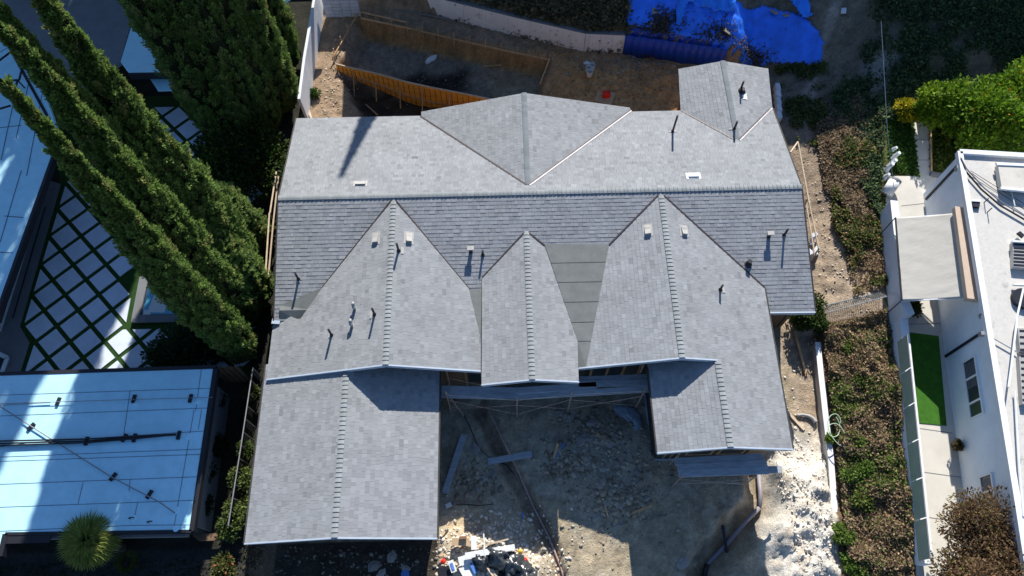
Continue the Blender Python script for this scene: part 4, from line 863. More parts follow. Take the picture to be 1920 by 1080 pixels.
# narrow gap at the left of the garage
for i, (px, py, r_, c1, lb) in enumerate(((462, 905, .5, (.22, .28, .08), 'sunlit pale green bush beside the middle of the garage eave'), (455, 965, .55, (.26, .32, .09), 'sunlit pale green bush by the lower corner of the garage'), (440, 990, .45, (.2, .27, .07), 'light green weedy bush where the fence ends by the garage corner'),
     (468, 850, .35, (.10, .15, .04), 'thin green bush in the dark strip beside the garage'), (430, 1065, .5, (.20, .20, .06), 'yellowish bush below the garage corner'), (480, 745, .3, (.10, .13, .04), 'small bush near the step in the garage eave'))):
    tree('bush', at(px, py, 0), 50+i, r_, 1300, .11, (.05, .08, .02), c1, lb, 'bush', .5 if i != 4 else .25, yellow=(.34, .13, .06) if i == 4 else None, ymix=.10)
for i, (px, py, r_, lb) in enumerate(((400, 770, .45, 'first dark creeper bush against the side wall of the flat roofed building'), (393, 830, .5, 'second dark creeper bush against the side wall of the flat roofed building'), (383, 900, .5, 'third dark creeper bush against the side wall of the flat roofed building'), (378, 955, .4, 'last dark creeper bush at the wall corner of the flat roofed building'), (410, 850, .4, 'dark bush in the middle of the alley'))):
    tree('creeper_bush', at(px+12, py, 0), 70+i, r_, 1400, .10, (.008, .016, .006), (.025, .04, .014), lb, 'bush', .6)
tree('bush', gp(592, 178), 81, .3, 700, .09, (.03, .07, .01), (.08, .16, .03), 'small green weed clump by the white boundary wall', 'bush', .1)
tree('bush', gp(1549, 828), 82, .22, 500, .08, (.08, .16, .01), (.2, .3, .03), 'small bright green plant sprouting on the low wall', 'bush', .35)
# fan palm
palm = empty('fan_palm', Vector((at(165, 1012, 2.35).x, at(165, 1012, 2.35).y, 0)), 'round green fan palm in front of the pale blue flat roof', 'palm')
b = MB(); b.tube([(palm.location.x, palm.location.y, -.1), (palm.location.x, palm.location.y, 2.2)], .16, 10, r2=.13); b.build('trunk', BARK, palm)
frm = []
for s in range(3):
    rs = np.random.RandomState(90+s); nb = 26; V = []; F = []; C = []
    V += [(0, -.008, 0), (0, .008, 0), (.55, .008, .0), (.55, -.008, .0)]; F.append((0, 1, 2, 3)); C.append((.10, .13, .03))
    for k in range(nb):
        a = (k/(nb-1)-.5)*2*2.2; L = .62*(1-.25*abs(a)/2.2)*(.9+.2*rs.rand()); dx, dy = math.cos(a), math.sin(a); nx, ny = -dy*.022, dx*.022; z0 = .02*(-1)**k
        o = len(V); V += [(.55, 0, 0), (.55+dx*L*.6+nx, dy*L*.6+ny, z0), (.55+dx*L, dy*L, -.10-.1*rs.rand()), (.55+dx*L*.6-nx, dy*L*.6-ny, -z0)]; F.append((o, o+1, o+2, o+3))
        g = rs.rand(); C.append((.14+.18*g, .19+.17*g, .04+.04*g))
    ob = npmesh('frond', V, F, LEAF, attr='Col', colors=np.array(C), rel=False); frm.append(ob.data); bpy.data.objects.remove(ob)
rs = np.random.RandomState(4)
for k in range(78):
    el = 1.35-1.95*(k/77)**.85; az = k*2.39996; s_c = .52+.36*min(1, k/30)
    M = Matrix.Translation(palm.location+Vector((0, 0, 2.25))) @ Matrix.Rotation(az, 4, 'Z') @ Matrix.Rotation(-el, 4, 'Y') @ Matrix.Rotation(rs.uniform(-.4, .4), 4, 'X') @ Matrix.Scale(s_c, 4)
    inst(frm[k % 3], 'frond', palm, M)
agv = empty('agave_plant', at(245, 1055, 0), 'small dark spiky plant in shade right of the fan palm', 'plant')
frd = frm[0].copy(); _n = len(frd.polygons); _c = np.empty(_n*4, np.float32); frd.attributes['Col'].data.foreach_get('color', _c); frd.attributes['Col'].data.foreach_set('color', _c*.35)  # frond copy with leaves darkened in colour to stand in for shade
for k in range(14):
    M = Matrix.Translation(agv.location+Vector((0, 0, .1))) @ Matrix.Rotation(k*2.4, 4, 'Z') @ Matrix.Rotation(-.5-.03*k, 4, 'Y') @ Matrix.Scale(.42+.02*(k % 5), 4); inst(frd, 'leaf', agv, M)
# ---------------------------------------------------------------- ground cover as leaf litter and ivy
def cover(name, poly, n, size, colf, label_kind='stuff', up=.06, seed=1, dens=None, hump=.0, rot=.7):
    rs = np.random.RandomState(seed); xs = [p[0] for p in poly]; ys = [p[1] for p in poly]; X = rs.uniform(min(xs), max(xs), n*2); Y = rs.uniform(min(ys), max(ys), n*2)
    k = sdp(X, Y, poly) < 0
    if dens is not None: k &= rs.rand(n*2) < dens(X, Y)
    X = X[k][:n]; Y = Y[k][:n]; m = len(X); Z = hz(X, Y)+hump*np.clip(fbm(X*1.3, Y*1.3, 3, seed+40)+.25, 0, 1)+up*rs.rand(m)
    P = np.stack([X, Y, Z], -1); D = rdir(m, rs); D[:, 2] = D[:, 2]*.6+.1; Nn = np.array([0, 0, 1.0])+rdir(m, rs)*rot; L = size*(.55+.9*rs.rand(m)); C = colf(X, Y, rs)
    V, F, C = diamonds(P, D, Nn, L, L*.62, C); o = npmesh(name, V, F, LEAF, attr='Col', colors=C); return tag(o, kind=label_kind)
def cmix(a, b, t): return np.array(a)*(1-t[:, None])+np.array(b)*t[:, None]
bankP = [(LX(y)+.22, y) for y in np.linspace(-1, 10.8, 9)]+[(WX(y)+.02, y) for y in np.linspace(11.3, -1, 9)]
def bankcol(X, Y, rs):
    g = fbm(X*.75, Y*.75, 4, 61); t = .12+.66*sst(-.10, .09, g+.05*rs.randn(len(X))); top = sst(9.5, 10.8, Y)
    br = cmix((.15, .10, .06), (.55, .40, .25), rs.rand(len(X))); gr = cmix((.04, .07, .015), (.22, .30, .055), rs.rand(len(X))**1.5)
    t = t*(1-.7*top); return np.where((rs.rand(len(X)) < t)[:, None], gr, br)*(.7+.6*rs.rand(len(X), 1))
cover('ground_cover', bankP, 70000, .085, bankcol, up=.14, seed=3, hump=.75)
for i, (px, py, r_, lb) in enumerate(((1612, 720, .5, 'upper green shrub clump on the brown leafed bank'), (1600, 830, .55, 'green shrub clump on the bank level with the garage eave end'), (1605, 890, .7, 'largest light green shrub clump on the bank'), (1615, 935, .5, 'green shrub clump just below the largest one on the bank'),
    (1575, 1005, .45, 'green shrub clump low on the bank beside the low wall'), (1600, 1060, .5, 'green shrub clump on the bank at the picture edge'), (1590, 655, .4, 'small green shrub clump near the wire fence'), (1668, 700, .3, 'small green clump against the foot of the tall white wall'))):
    q = gp(px, py); tree('bank_shrub', q, 110+i, r_*.9, 1500, .11, (.05, .08, .02), (.22, .28+.04*(i % 3), .06), lb, 'shrub', .15, squash=.8, group='shrubs on the planted bank')
# lit weedy bank beyond the fence and dark ivy slope
midP = P2([(1560, 290), (1600, 240), (1640, 300), (1650, 400), (1655, 540), (1600, 555), (1585, 470), (1560, 420)], .8)
def midcol(X, Y, rs): t = rs.rand(len(X)); return np.where((rs.rand(len(X)) < .70)[:, None], cmix((.03, .055, .012), (.15, .21, .04), t), cmix((.2, .12, .06), (.42, .28, .15), t))*(.7+.6*rs.rand(len(X), 1))
cover('ground_cover', midP, 22000, .10, midcol, up=.10, seed=5, dens=lambda X, Y: sst(-.12, .1, fbm(X*.8, Y*.8, 4, 77)), hump=.5)
litP = P2([(1528, 240), (1600, 190), (1640, 240), (1640, 330), (1600, 420), (1545, 360)], .6)
cover('dry_weeds', litP, 26000, .10, lambda X, Y, rs: cmix((.14, .10, .06), (.46, .35, .22), rs.rand(len(X))), up=.10, seed=6, dens=lambda X, Y: sst(-.25, .05, fbm(X*1.1, Y*1.1, 4, 78)), hump=.3)
ivyP = P2([(1555, -10), (1960, -10), (1960, 215), (1830, 205), (1720, 195), (1660, 225), (1655, 400), (1620, 330), (1600, 210), (1560, 200), (1575, 130)], 1.5)
def ivycol(X, Y, rs): t = rs.rand(len(X)); return cmix((.035, .06, .03), (.17, .25, .09), t**1.5)*(.7+.6*rs.rand(len(X), 1))
cover('dry_weeds', midP, 14000, .09, lambda X, Y, rs: cmix((.13, .09, .05), (.45, .33, .2), rs.rand(len(X))), up=.07, seed=15, dens=lambda X, Y: .25+.6*sst(-.1, .1, fbm(X*1.4, Y*1.4, 4, 88)), hump=.2)
cover('ivy', ivyP, 80000, .13, ivycol, up=.16, seed=7, dens=lambda X, Y: sst(-.17, .06, fbm(X*.5, Y*.5, 4, 79)), hump=.35)
dgP = P2([(860, -40), (1180, -40), (1180, 60), (1100, 55), (980, 28), (850, -5)], 1.4)
cover('dry_grass', dgP, 26000, .20, lambda X, Y, rs: cmix((.08, .08, .035), (.32, .26, .14), rs.rand(len(X))), up=.12, seed=8, dens=lambda X, Y: .25+.75*sst(-.1, .1, fbm(X*.9, Y*.9, 4, 80)), hump=.3, rot=1.2)
cover('weeds', P2([(1455, 120), (1560, 130), (1540, 280), (1495, 260)], .6), 9000, .12, lambda X, Y, rs: cmix((.04, .07, .02), (.18, .20, .06), rs.rand(len(X))), up=.08, seed=9, dens=lambda X, Y: sst(-.05, .2, fbm(X*1.1, Y*1.1, 4, 81)), hump=.2)
cover('garden_grass', P2([(1662, 215), (1710, 225), (1722, 330), (1672, 320)], 1.25), 9000, .12, lambda X, Y, rs: cmix((.03, .08, .012), (.11, .22, .03), rs.rand(len(X))), up=.05, seed=10)
cover('garden_grass', P2([(1742, 230), (1860, 215), (1800, 290), (1785, 318), (1745, 318)], 1.25), 7000, .12, lambda X, Y, rs: cmix((.03, .06, .012), (.20, .26, .03), rs.rand(len(X))**2), up=.05, seed=11)
cover('leaf_litter', [(-9.4, 2.5), (-8.75, 2.5), (-8.75, 19), (-9.4, 19)], 5000, .10, lambda X, Y, rs: cmix((.12, .09, .05), (.4, .3, .18), rs.rand(len(X))), up=.04, seed=12)
cover('lawn', [(-30, -3), (-9, -3), (-9, 2.9), (-30, 2.9)], 16000, .09, lambda X, Y, rs: cmix((.012, .022, .008), (.04, .05, .02), rs.rand(len(X))), up=.03, seed=13)
# ================================================================ RIGHT PROPERTY
ZW = 1.2
gs = MB(); gs.prism([at(x, y, ZW+.03) for x, y in ((1664, 330), (1712, 330), (1712, 225), (1741, 225), (1744, 330), (1800, 330), (1900, 700), (1960, 1100), (1722, 1100), (1690, 800), (1660, 400))], .1)
tag(gs.build('concrete_path', CONCW), kind='structure')
for a, b in (((1690, 386), (1762, 378)), ((1700, 608), (1772, 606)), ((1716, 802), (1786, 812)), ((1724, 884), (1802, 895)), ((1734, 969), (1810, 980)), ((1776, 560), (1812, 960)), ((1716, 262), (1742, 262)), ((1714, 300), (1742, 300))):
    e = edge_beam(at(*a, ZW+.034), at(*b, ZW+.034), .025, .004, CONC, 'path_joint', None); e['kind'] = 'structure'
edge_beam(at(1744, 225, ZW+.08), at(1746, 325, ZW+.08), .06, .12, WOOD, 'path_edging', None)['kind'] = 'structure'
edge_beam(at(1744, 326, ZW+.1), at(1790, 335, ZW+.1), .15, .2, CONC, 'garden_kerb', None)['kind'] = 'structure'
tf = MB(); tf.prism([at(x, y, ZW+.055) for x, y in ((1699, 622), (1760, 630), (1775, 798), (1714, 792))], .04); tag(tf.build('artificial_lawn', TURF), kind='structure')
# tall white wall with capping and the glass screen on it
W0, W1, W2_ = at(1641, 404, 1.0), at(1662, 612, 1.0), at(1704, 1062, 1.0)
tw = wall_run('garden_wall', [Vector((W0.x+.25, W0.y, 1.0)), Vector((W1.x+.25, W1.y, 1.0))], 1.12, .25, GSTUC, 'tall pale rendered wall beside the awning, above the leafy bank', capm=WFRAME)
tw2 = wall_run('garden_wall', [Vector((W1.x+.25, W1.y, 1.0)), Vector((W2_.x+.25, W2_.y, 1.0))], .85, .25, GSTUC, 'lower rendered wall carrying the green glass screen along the bank', capm=WFRAME)
q = MB(); q.box((W1.x+.25, W1.y+.3, 1.65), (.36, .7, 1.3), rz=.13); q.build('pier', STUCCO, tw)
gsn = empty('glass_screen', Vector((W1.x+.3, W1.y, 1.9)), 'row of green tinted glass panels standing on the lower rendered wall', 'screen')
ga, gb_ = at(1683, 640, 1.95), at(1723, 1053, 1.95)
for k in range(6):
    a = ga.lerp(gb_, k/6+.003); c = ga.lerp(gb_, (k+1)/6-.003); q = MB(); q.beam(a+up3*.36, c+up3*.36, .02, .72); q.build('pane', GLASSG, gsn)
    q = MB(); q.beam(a+up3*.74, c+up3*.74, .04, .03); q.build('rail', CONC, gsn)
# white building
wb = empty('white_building', at(1830, 640, ZW), 'white stucco building with gravelled flat roof and windows facing the narrow path', 'building'); ZB = 4.12
r0, r1, r2_, r3 = at(1797, 287, ZB), at(1906, 955, ZB), at(1930, 1110, ZB), at(2070, 1110, ZB); r4 = at(2070, 303, ZB)
q = MB(); q.prism([r0, r1, r2_, r3, r4], .15); rfb = q.build('roof', GRAVR, wb)
for a, c in ((r0, r1), (r1, r2_), (r0, r4)):
    q = MB(); q.beam(a+up3*.03, c+up3*.03, .20, .20); q.build('parapet', STUCCO if a is r0 and c is r4 else WFRAME, rfb)
dW = (r2_-r0).normalized(); nW = Vector((-dW.y, dW.x, 0)); nW = -nW if nW.x > 0 else nW
q = MB(); a, c = r0-nW*.18, r2_-nW*.18; q.beam(Vector((a.x, a.y, (ZB+.6)/2)), Vector((c.x, c.y, (ZB+.6)/2)), .2, ZB-.65); q.build('wall', GSTUC, wb)
d2 = (r4-r0).normalized(); q = MB(); a, c = r0+Vector((.1, -.2, 0)), r4+Vector((0, -.2, 0)); q.beam(Vector((a.x, a.y, 2.3)), Vector((c.x, c.y, 2.3)), .2, 3.4); q.build('wall', STUCCO, wb)
def onwall(px, py, off=.09):     # a pixel carried onto the west face
    n = nW; p0 = r0-nW*.18+nW*(.10+off*0); d = ray(px, py); dv = Vector(d); t = (p0-Vector(CP)).dot(n)/dv.dot(n); return Vector(CP)+dv*t
for quad in (((1808, 680), (1831, 668), (1845, 775), (1822, 786)), ((1840, 895), (1862, 887), (1868, 945), (1848, 956))):
    P = [onwall(*p) for p in quad]; ya, yb2 = max(P[0].y, P[1].y), min(P[2].y, P[3].y); za, zb2 = (P[0].z+P[3].z)/2, (P[1].z+P[2].z)/2
    base = lambda y, z: Vector((r0.x-nW.x*.18+nW.x*.1+(y-r0.y)*dW.x/dW.y, y, z)); yt = [ya, ya+(yb2-ya)*.33, ya+(yb2-ya)*.75, yb2] if quad[0][0] == 1808 else [ya, ya+(yb2-ya)*.5, yb2]
    q = MB(); q.beam(base(ya, (za+zb2)/2)+nW*.012, base(yb2, (za+zb2)/2)+nW*.012, .03, zb2-za); wn = q.build('window', GLASSD, wb)
    q = MB()
    for z in (za, zb2): q.beam(base(ya+.03, z)+nW*.03, base(yb2-.03, z)+nW*.03, .07, .07)
    q.build('frame', WFRAME, wn)
    for y in yt: q = MB(); q.beam(base(y, za-.02)+nW*.034, base(y, zb2+.02)+nW*.034, .07, .06, up=Vector((0, 1, 0))); q.build('mullion', WFRAME, wn)
    q = MB()
    for k in range(9): z = za+(zb2-za)*(k+.5)/9; q.beam(base(ya-.1, z)+nW*.03, base((ya+yb2)/2, z)+nW*.03, .006, .03)
    q.build('blind_slats', CONC, wn, kind='stuff')
for a, c in (((1737, 372), (1796, 314)), ((1774, 668), (1841, 626))):
    q = MB(); A_, C2 = onwall(*a), onwall(*c); q.beam(Vector((A_.x, (A_.y+C2.y)/2, A_.z))+nW*.04, Vector((A_.x, (A_.y+C2.y)/2, ZB-.1))+nW*.04, .05, .09, up=Vector((0, 1, 0))); q.build('downpipe', DARKM, wb)
q = MB(); A_ = onwall(1822, 948); q.box(A_+nW*.12, (.2, .3, .3)); q.build('meter_box', VENTM, wb)
q = MB(); q.tube([onwall(1841, 662)+nW*.0, onwall(1842, 662)+nW*.02+up3*.3, onwall(1843, 596)+up3*.5], .02); 
# roof gear
def rbox(pts, z, th, m, name): q = MB(); q.prism([at(x, y, z) for x, y in pts], th); return q.build(name, m, rfb)
rbox([(1871, 308), (1960, 312), (1964, 360), (1878, 350)], ZB+.28, .22, CONCW, 'skylight'); rbox([(1868, 304), (1964, 309), (1964, 313), (1870, 309)], ZB+.32, .1, WFRAME, 'skylight_rim'); rbox([(1876, 350), (1964, 358), (1964, 363), (1877, 354)], ZB+.32, .1, WFRAME, 'skylight_rim')
rbox([(1899, 453), (1960, 458), (1960, 505), (1901, 500)], ZB+.22, .2, VENTM, 'slatted_unit')
for k in range(7): rbox([(1901, 456+k*6.4), (1960, 460+k*6.4), (1960, 463+k*6.4), (1901, 459+k*6.4)], ZB+.24, .02, DARKM, 'slat')
rbox([(1899, 450), (1960, 455), (1960, 458), (1899, 453)], ZB+.32, .15, WFRAME, 'unit_edge'); rbox([(1901, 531), (1960, 533), (1960, 536), (1901, 534)], ZB+.2, .1, WFRAME, 'unit_edge')
q = MB(); c0 = at(1918, 560, ZB+.1); q.tube([c0-up3*.08, c0+up3*.06], .38, 20); q.build('satellite_dish', DARKM, rfb)
rbox([(1908, 615), (1960, 617), (1962, 660), (1913, 658)], ZB+.2, .18, VENTM, 'slatted_unit'); rbox([(1911, 668), (1960, 670), (1962, 760), (1917, 757)], ZB+.2, .18, VENTM, 'slatted_unit')
for k in range(12): rbox([(1912+k*.5, 618+k*11.8), (1960, 620+k*11.8), (1960, 623+k*11.8), (1912+k*.5, 621+k*11.8)], ZB+.22, .02, DARKM, 'slat')
def rtube(pts, r, m, name, z=ZB+.1): q = MB(); q.tube([at(x, y, z) for x, y in pts], r, 6); return q.build(name, m, rfb)
rtube([(1800, 296), (1808, 318), (1840, 355), (1875, 385), (1925, 414)], .035, DARKF, 'hose'); rtube([(1802, 296), (1812, 316), (1845, 352), (1880, 381), (1928, 409)], .025, CONC, 'hose', ZB+.16)
rtube([(1818, 322), (1860, 352), (1925, 395)], .012, DARKM, 'cable'); rtube([(1820, 320), (1868, 350), (1930, 388)], .010, DARKM, 'cable')
rtube([(1919, 542), (1908, 590), (1896, 690), (1891, 726)], .035, WFRAME, 'white_pipe', ZB+.35); rtube([(1903, 732), (1910, 860), (1919, 968)], .03, WFRAME, 'white_pipe', ZB+.15)
rtube([(1853, 629), (1914, 664)], .022, METAL, 'conduit'); rtube([(1895, 353), (1903, 386)], .02, WFRAME, 'conduit', ZB+.12)
rbox([(1824, 376), (1838, 377), (1837, 388), (1825, 387)], ZB+.12, .12, DARKM, 'roof_hood'); rbox([(1822, 373), (1839, 374), (1839, 378), (1822, 377)], ZB+.16, .05, WFRAME, 'hood_lid')
for px, py in ((1845, 380), (1851, 398)): q = MB(); c = at(px, py, ZB); q.tube([c, c+up3*.3], .02, 6); q.build('roof_pin', DARKM, rfb)
rbox([(1908, 436), (1913, 433), (1922, 441), (1918, 445)], ZB+.2, .1, DARKM, 'roof_hood')
for px, py in ((1842, 592), (1841, 626), (1796, 316)): q = MB(); c = at(px, py, ZB-.1); q.box(c, (.16, .14, .2)); q.build('floodlight', METAL, wb)
# awning
aw = empty('awning', at(1750, 480, 3), 'off-white canvas awning stretched from a beige box on the building to the white wall', 'awning')
A1, A2, A3, A4 = at(1679, 408, 2.55), at(1791, 400, 3.55), at(1814, 557, 3.55), at(1691, 563, 2.55)
nu, nv = 46, 60; V = []; 
for j in range(nv+1):
    for i in range(nu+1):
        u, v = i/nu, j/nv; p = (A1.lerp(A2, u)).lerp(A4.lerp(A3, u), v); wv = math.sin(math.pi*u)*(-.05)+.009*math.sin(v*40+3*math.sin(u*3+v*4))*(.35+.65*math.exp(-v*5)+.3*math.exp(-(1-v)*8))*(.4+.6*u if v < .3 else .7)+.02*float(fbm(u*3, v*9, 3, 90)); V.append((p.x, p.y, p.z+wv))
F = [(j*(nu+1)+i, j*(nu+1)+i+1, (j+1)*(nu+1)+i+1, (j+1)*(nu+1)+i) for j in range(nv) for i in range(nu)]
cv = npmesh('canvas', V, F, AWN, aw, smooth=True); md = cv.modifiers.new('t', 'SOLIDIFY'); md.thickness = .012
q = MB(); q.beam(at(1800, 391, 3.75), at(1824, 564, 3.75), .50, .24); q.build('box', AWNB, aw, bevel=.02)
q = MB(); q.beam(A1, A4, .05, .05); q.build('front_bar', DARKM, aw)
for p in (A1, A4): q = MB(); q.tube([(p.x, p.y, 1.2), tuple(p)], .02, 6); q.build('post', DARKM, aw)
for a, c in ((A1, A2), (A4, A3)): q = MB(); q.beam(a-up3*.06, c-up3*.06, .04, .04); q.build('arm', WFRAME, aw)
# garden bits
rc = empty('white_bin', at(1672, 352, ZW), 'white rolled cover lying at the corner of the garden wall', 'cover'); q = MB(); q.tube([at(1662, 364, ZW+.2), at(1678, 340, ZW+.45)], .24, 16); q.build('roll', WPLA, rc, smooth=True); q = MB(); q.tube([at(1678, 340, ZW+.45), at(1680, 337, ZW+.48)], .25, 16); q.build('end_cap', VENTM, rc)
for i, (px, py, hh, ww, lb) in enumerate(((1661, 320, .5, .22, 'pale broken pot nearest the rolled white cover'), (1668, 312, .45, .2, 'pale stone fragment leaning behind the rolled white cover'), (1673, 300, .5, .2, 'upright pale stone piece beside the garden cable'), (1672, 285, .3, .16, 'white block at the top of the stone pile by the garden path'), (1657, 336, .35, .18, 'small pale stone at the low end of the stone pile'))):
    q = MB(); c = gp(px, py); q.tube([(c.x, c.y, 1.2), (c.x+.03, c.y+.05, 1.2+hh*.5), (c.x+.08, c.y+.02, 1.2+hh)], ww*.6, 7, r2=ww*.4); tag(q.build('stone_ornament', STUCCO), lb, 'ornament')
pot = empty('wall_planter', onwall(1793, 838), 'small round dark planter on the ground against the white building wall', 'planter'); q = MB(); c = at(1792, 838, ZW+.05); q.tube([c, c+up3*.3], .14, 12, r2=.2); q.build('pot', TERRA, pot)
tree('potted_plant', at(1793, 838, ZW+.3), 140, .22, 500, .07, (.06, .06, .02), (.15, .12, .05), 'little brown plant in the round planter by the white building', 'plant', .1)
q = MB(); q.tube([Vector((at(1652, 40, 5).x, at(1652, 40, 5).y, 5)), at(1664, 250, 3.2), at(1676, 352, 1.9)], .012, 5); tag(q.build('cable', METAL), 'thin overhead cable running down past the yellow shrub to the garden wall', 'cable')
wf = empty('white_fence', gp(1780, 200), 'curved white garden wall glimpsed between dark ivy and the citrus tree', 'wall')
for a, c in (((1733, 205), (1775, 190)), ((1775, 190), (1835, 198)), ((1835, 198), (1862, 186))):
    q = MB(); A_, C2 = at(*a, 1.9), at(*c, 1.9); q.beam(Vector((A_.x, A_.y, 1.5)), Vector((C2.x, C2.y, 1.5)), .14, .95); q.build('panel', STUCCO, wf)
# white low wall + wire fence on the bank
lw_ = [Vector((LX(y), y, 0)) for y in (10.3, 9, 7.4, 5.8, 4.2, 2.1, 0)]
wall_run('low_wall', lw_, .48, .16, STUCCOL, 'low curving white rendered wall between the bare soil and the leafy bank', z0=-.05, capm=WFRAME)
wfz = empty('wire_fence', gp(1600, 560), 'leaning chain link fence panel across the top of the leafy bank', 'fence')
fa, fbb = gp(1536, 575, .1), gp(1650, 548, .1); fc, fd = fa+Vector((.0, -.5, .55)), fbb+Vector((-.1, -.45, .6))
q = MB(); q.tube([fa, fbb], .02, 6); q.build('bottom_rail', METAL, wfz); q = MB(); q.tube([fc, fd], .02, 6); q.build('top_rail', METAL, wfz)
q = MB()
for k in range(34):
    t = k/33; t2 = min(1, t+.07); q.tube([fa.lerp(fbb, t), fc.lerp(fd, t2)], .006, 4); t3 = max(0, t-.07); q.tube([fa.lerp(fbb, t), fc.lerp(fd, t3)], .006, 4)
q.build('wire_mesh', METAL, wfz, kind='stuff')
# ================================================================ SCAFFOLDS
def planks(parent, lst, z, w_=.235, th=.045):
    for i, (a, c) in enumerate(lst): q = MB(); q.beam(at(*a, z+.01*(i % 3)), at(*c, z+.01*(i % 3)), w_, th); q.build('plank', PLANK, parent)
ZS = 1.75
sca = empty('scaffold', at(1000, 780, 0), 'long scaffold with grey planks under the middle gables over the shaded yard', 'scaffold')
planks(sca, [((828, 729), (972, 733)), ((828, 740), (973, 744)), ((968, 733), (1118, 722)), ((968, 744), (1224, 729)), ((1062, 713), (1222, 707)), ((1085, 720), (1222, 718))], ZS)
posts = {}
for i, (top, foot) in enumerate((((835, 735), (846, 773)), ((970, 735), (969, 782)), ((1073, 733), (1064, 772)), ((1211, 727), (1191, 766)))):
    f0 = at(*foot, 0); zt = min(ztop(f0, *top), 2.6); zt = max(zt, 1.95)
    for dy in (0, .85):
        q = MB(); q.tube([(f0.x, f0.y+dy, 0), (f0.x, f0.y+dy, zt)], .024, 7); q.build('standard', PIPE, sca)
    for z in (.5, 1.2, ZS-.05): q = MB(); q.tube([(f0.x, f0.y, z), (f0.x, f0.y+.85, z)], .018, 6); q.build('transom', PIPE, sca)
    posts[i] = (f0, zt)
for i in range(3):
    a, c = posts[i], posts[i+1]
    for za, zb2 in ((.4, 1.6), (1.6, .4)): 
        for dy in (0, .85): q = MB(); q.tube([(a[0].x, a[0].y+dy, za), (c[0].x, c[0].y+dy, zb2)], .014, 6); q.build('brace', PIPE, sca)
    q = MB(); q.tube([(a[0].x, a[0].y, ZS+.5), (c[0].x, c[0].y, ZS+.5)], .016, 6); q.build('guard_rail', METAL, sca)
q = MB(); q.tube([at(836, 734, 2.2), at(870, 780, .05)], .018, 6); q.build('brace', PIPE, sca)
scb = empty('scaffold', at(1355, 900, 0), 'small scaffold with grey planks at the front of the right wing', 'scaffold')
planks(scb, [((1265, 866), (1430, 857)), ((1270, 877), (1438, 870)), ((1272, 888), (1440, 882))], 1.7, .26)
planks(scb, [((1440, 881), (1466, 880))], 1.66, .24)
for i, (top, foot) in enumerate((((1291, 883), (1260, 912)), ((1437, 882), (1390, 912)))):
    f0 = at(*foot, 0); 
    for dy in (0, .8): q = MB(); q.tube([(f0.x, f0.y+dy, 0), (f0.x, f0.y+dy, 1.95)], .022, 7); q.build('standard', PIPE, scb)
    q = MB(); q.tube([(f0.x, f0.y, 1.6), (f0.x, f0.y+.8, 1.6)], .018, 6); q.build('transom', PIPE, scb)
for z0, z1 in ((.4, 1.4), (1.4, .4), (.7, .7)): q = MB(); q.tube([(at(1260, 912, 0).x, at(1260, 912, 0).y, z0), (at(1390, 912, 0).x, at(1390, 912, 0).y, z1)], .014, 6); q.build('brace', METAL, scb)
# ================================================================ BACK YARD
fm = empty('plywood_formwork', gp(780, 190), 'curved orange plywood formwork braced with timber stakes at the excavation edge', 'formwork')
tp = [(630, 122), (668, 131), (712, 141), (760, 155), (810, 166), (862, 176), (915, 187), (960, 196)]; top = [at(x, y, .25) for x, y in tp]; hs = [.3, .8, 1.15, 1.45, 1.6, 1.6, 1.5, 1.4]
for i in range(7):
    a, c = top[i], top[i+1]; q = MB(); s = Vector((0, .02, 0)); lo1, lo2 = a-up3*hs[i], c-up3*hs[i+1]
    q.add([a-s, c-s, c+s, a+s, lo1-s, lo2-s, lo2+s, lo1+s], [(0, 1, 2, 3), (4, 7, 6, 5), (0, 4, 5, 1), (1, 5, 6, 2), (2, 6, 7, 3), (3, 7, 4, 0)]); q.build('panel', FORMP, fm)
    q = MB(); q.beam(a+Vector((0, .03, .03)), c+Vector((0, .03, .03)), .05, .07); q.build('top_rail', WOODP, fm)
    if hs[i] > .3:
        q = MB(); q.beam(a-up3*hs[i]*.6-Vector((0, .05, 0)), c-up3*hs[i+1]*.6-Vector((0, .05, 0)), .05, .08); q.build('waler', WOOD, fm)
    for k in range(5):
        t = (k+.5)/5; p = a.lerp(c, t); h = hs[i]*(1-t)+hs[i+1]*t
        if h > .25: q = MB(); q.box((p.x, p.y-.028, p.z-h*.5), (.018, .012, h*.96)); q.build('rebar', DARKM, fm)
for x, y in ((660, 128), (702, 137), (748, 150), (790, 161), (842, 171)):
    p = at(x, y, .2); q = MB(); q.beam(p-Vector((0, .07, 0)), p-Vector((0, .10, 1.0)), .05, .07, up=Vector((0, 1, 0))); q.build('stake', WOOD, fm); q = MB(); q.beam(p-Vector((0, .09, .35)), Vector((p.x-.05, p.y-.75, -.95)), .045, .06); q.build('brace', WOOD, fm)
st = empty('string_frame', gp(850, 75), 'thin timber batter boards on stakes along the far rim of the excavation', 'frame')
bp = [at(x, y, .22) for x, y in ((622, 112), (672, 24), (676, 34), (770, 54), (880, 80), (960, 98), (1030, 112))]
for a, c in ((bp[0], bp[1]), (bp[2], bp[3]), (bp[3], bp[4]), (bp[4], bp[5]), (bp[5], bp[6]), (at(674, 22, .3), at(762, 42, .3)), (bp[6], at(1012, 158, .1))):
    q = MB(); q.beam(a, c, .05, .07); q.build('board', WOOD, st)
for t in np.linspace(0, 1, 13):
    a = at(676, 34, .2).lerp(at(1030, 112, .2), t); q = MB(); q.beam(Vector((a.x, a.y+.05, -.3)), Vector((a.x+.03, a.y+.08, .55)), .04, .04, up=Vector((0, 1, 0))); q.build('stake', WOOD, st)
for t in (.15, .4, .65, .9): a = bp[0].lerp(bp[1], t); q = MB(); q.beam(Vector((a.x-.05, a.y, -.3)), Vector((a.x-.07, a.y, .5)), .04, .04, up=Vector((0, 1, 0))); q.build('stake', WOOD, st)
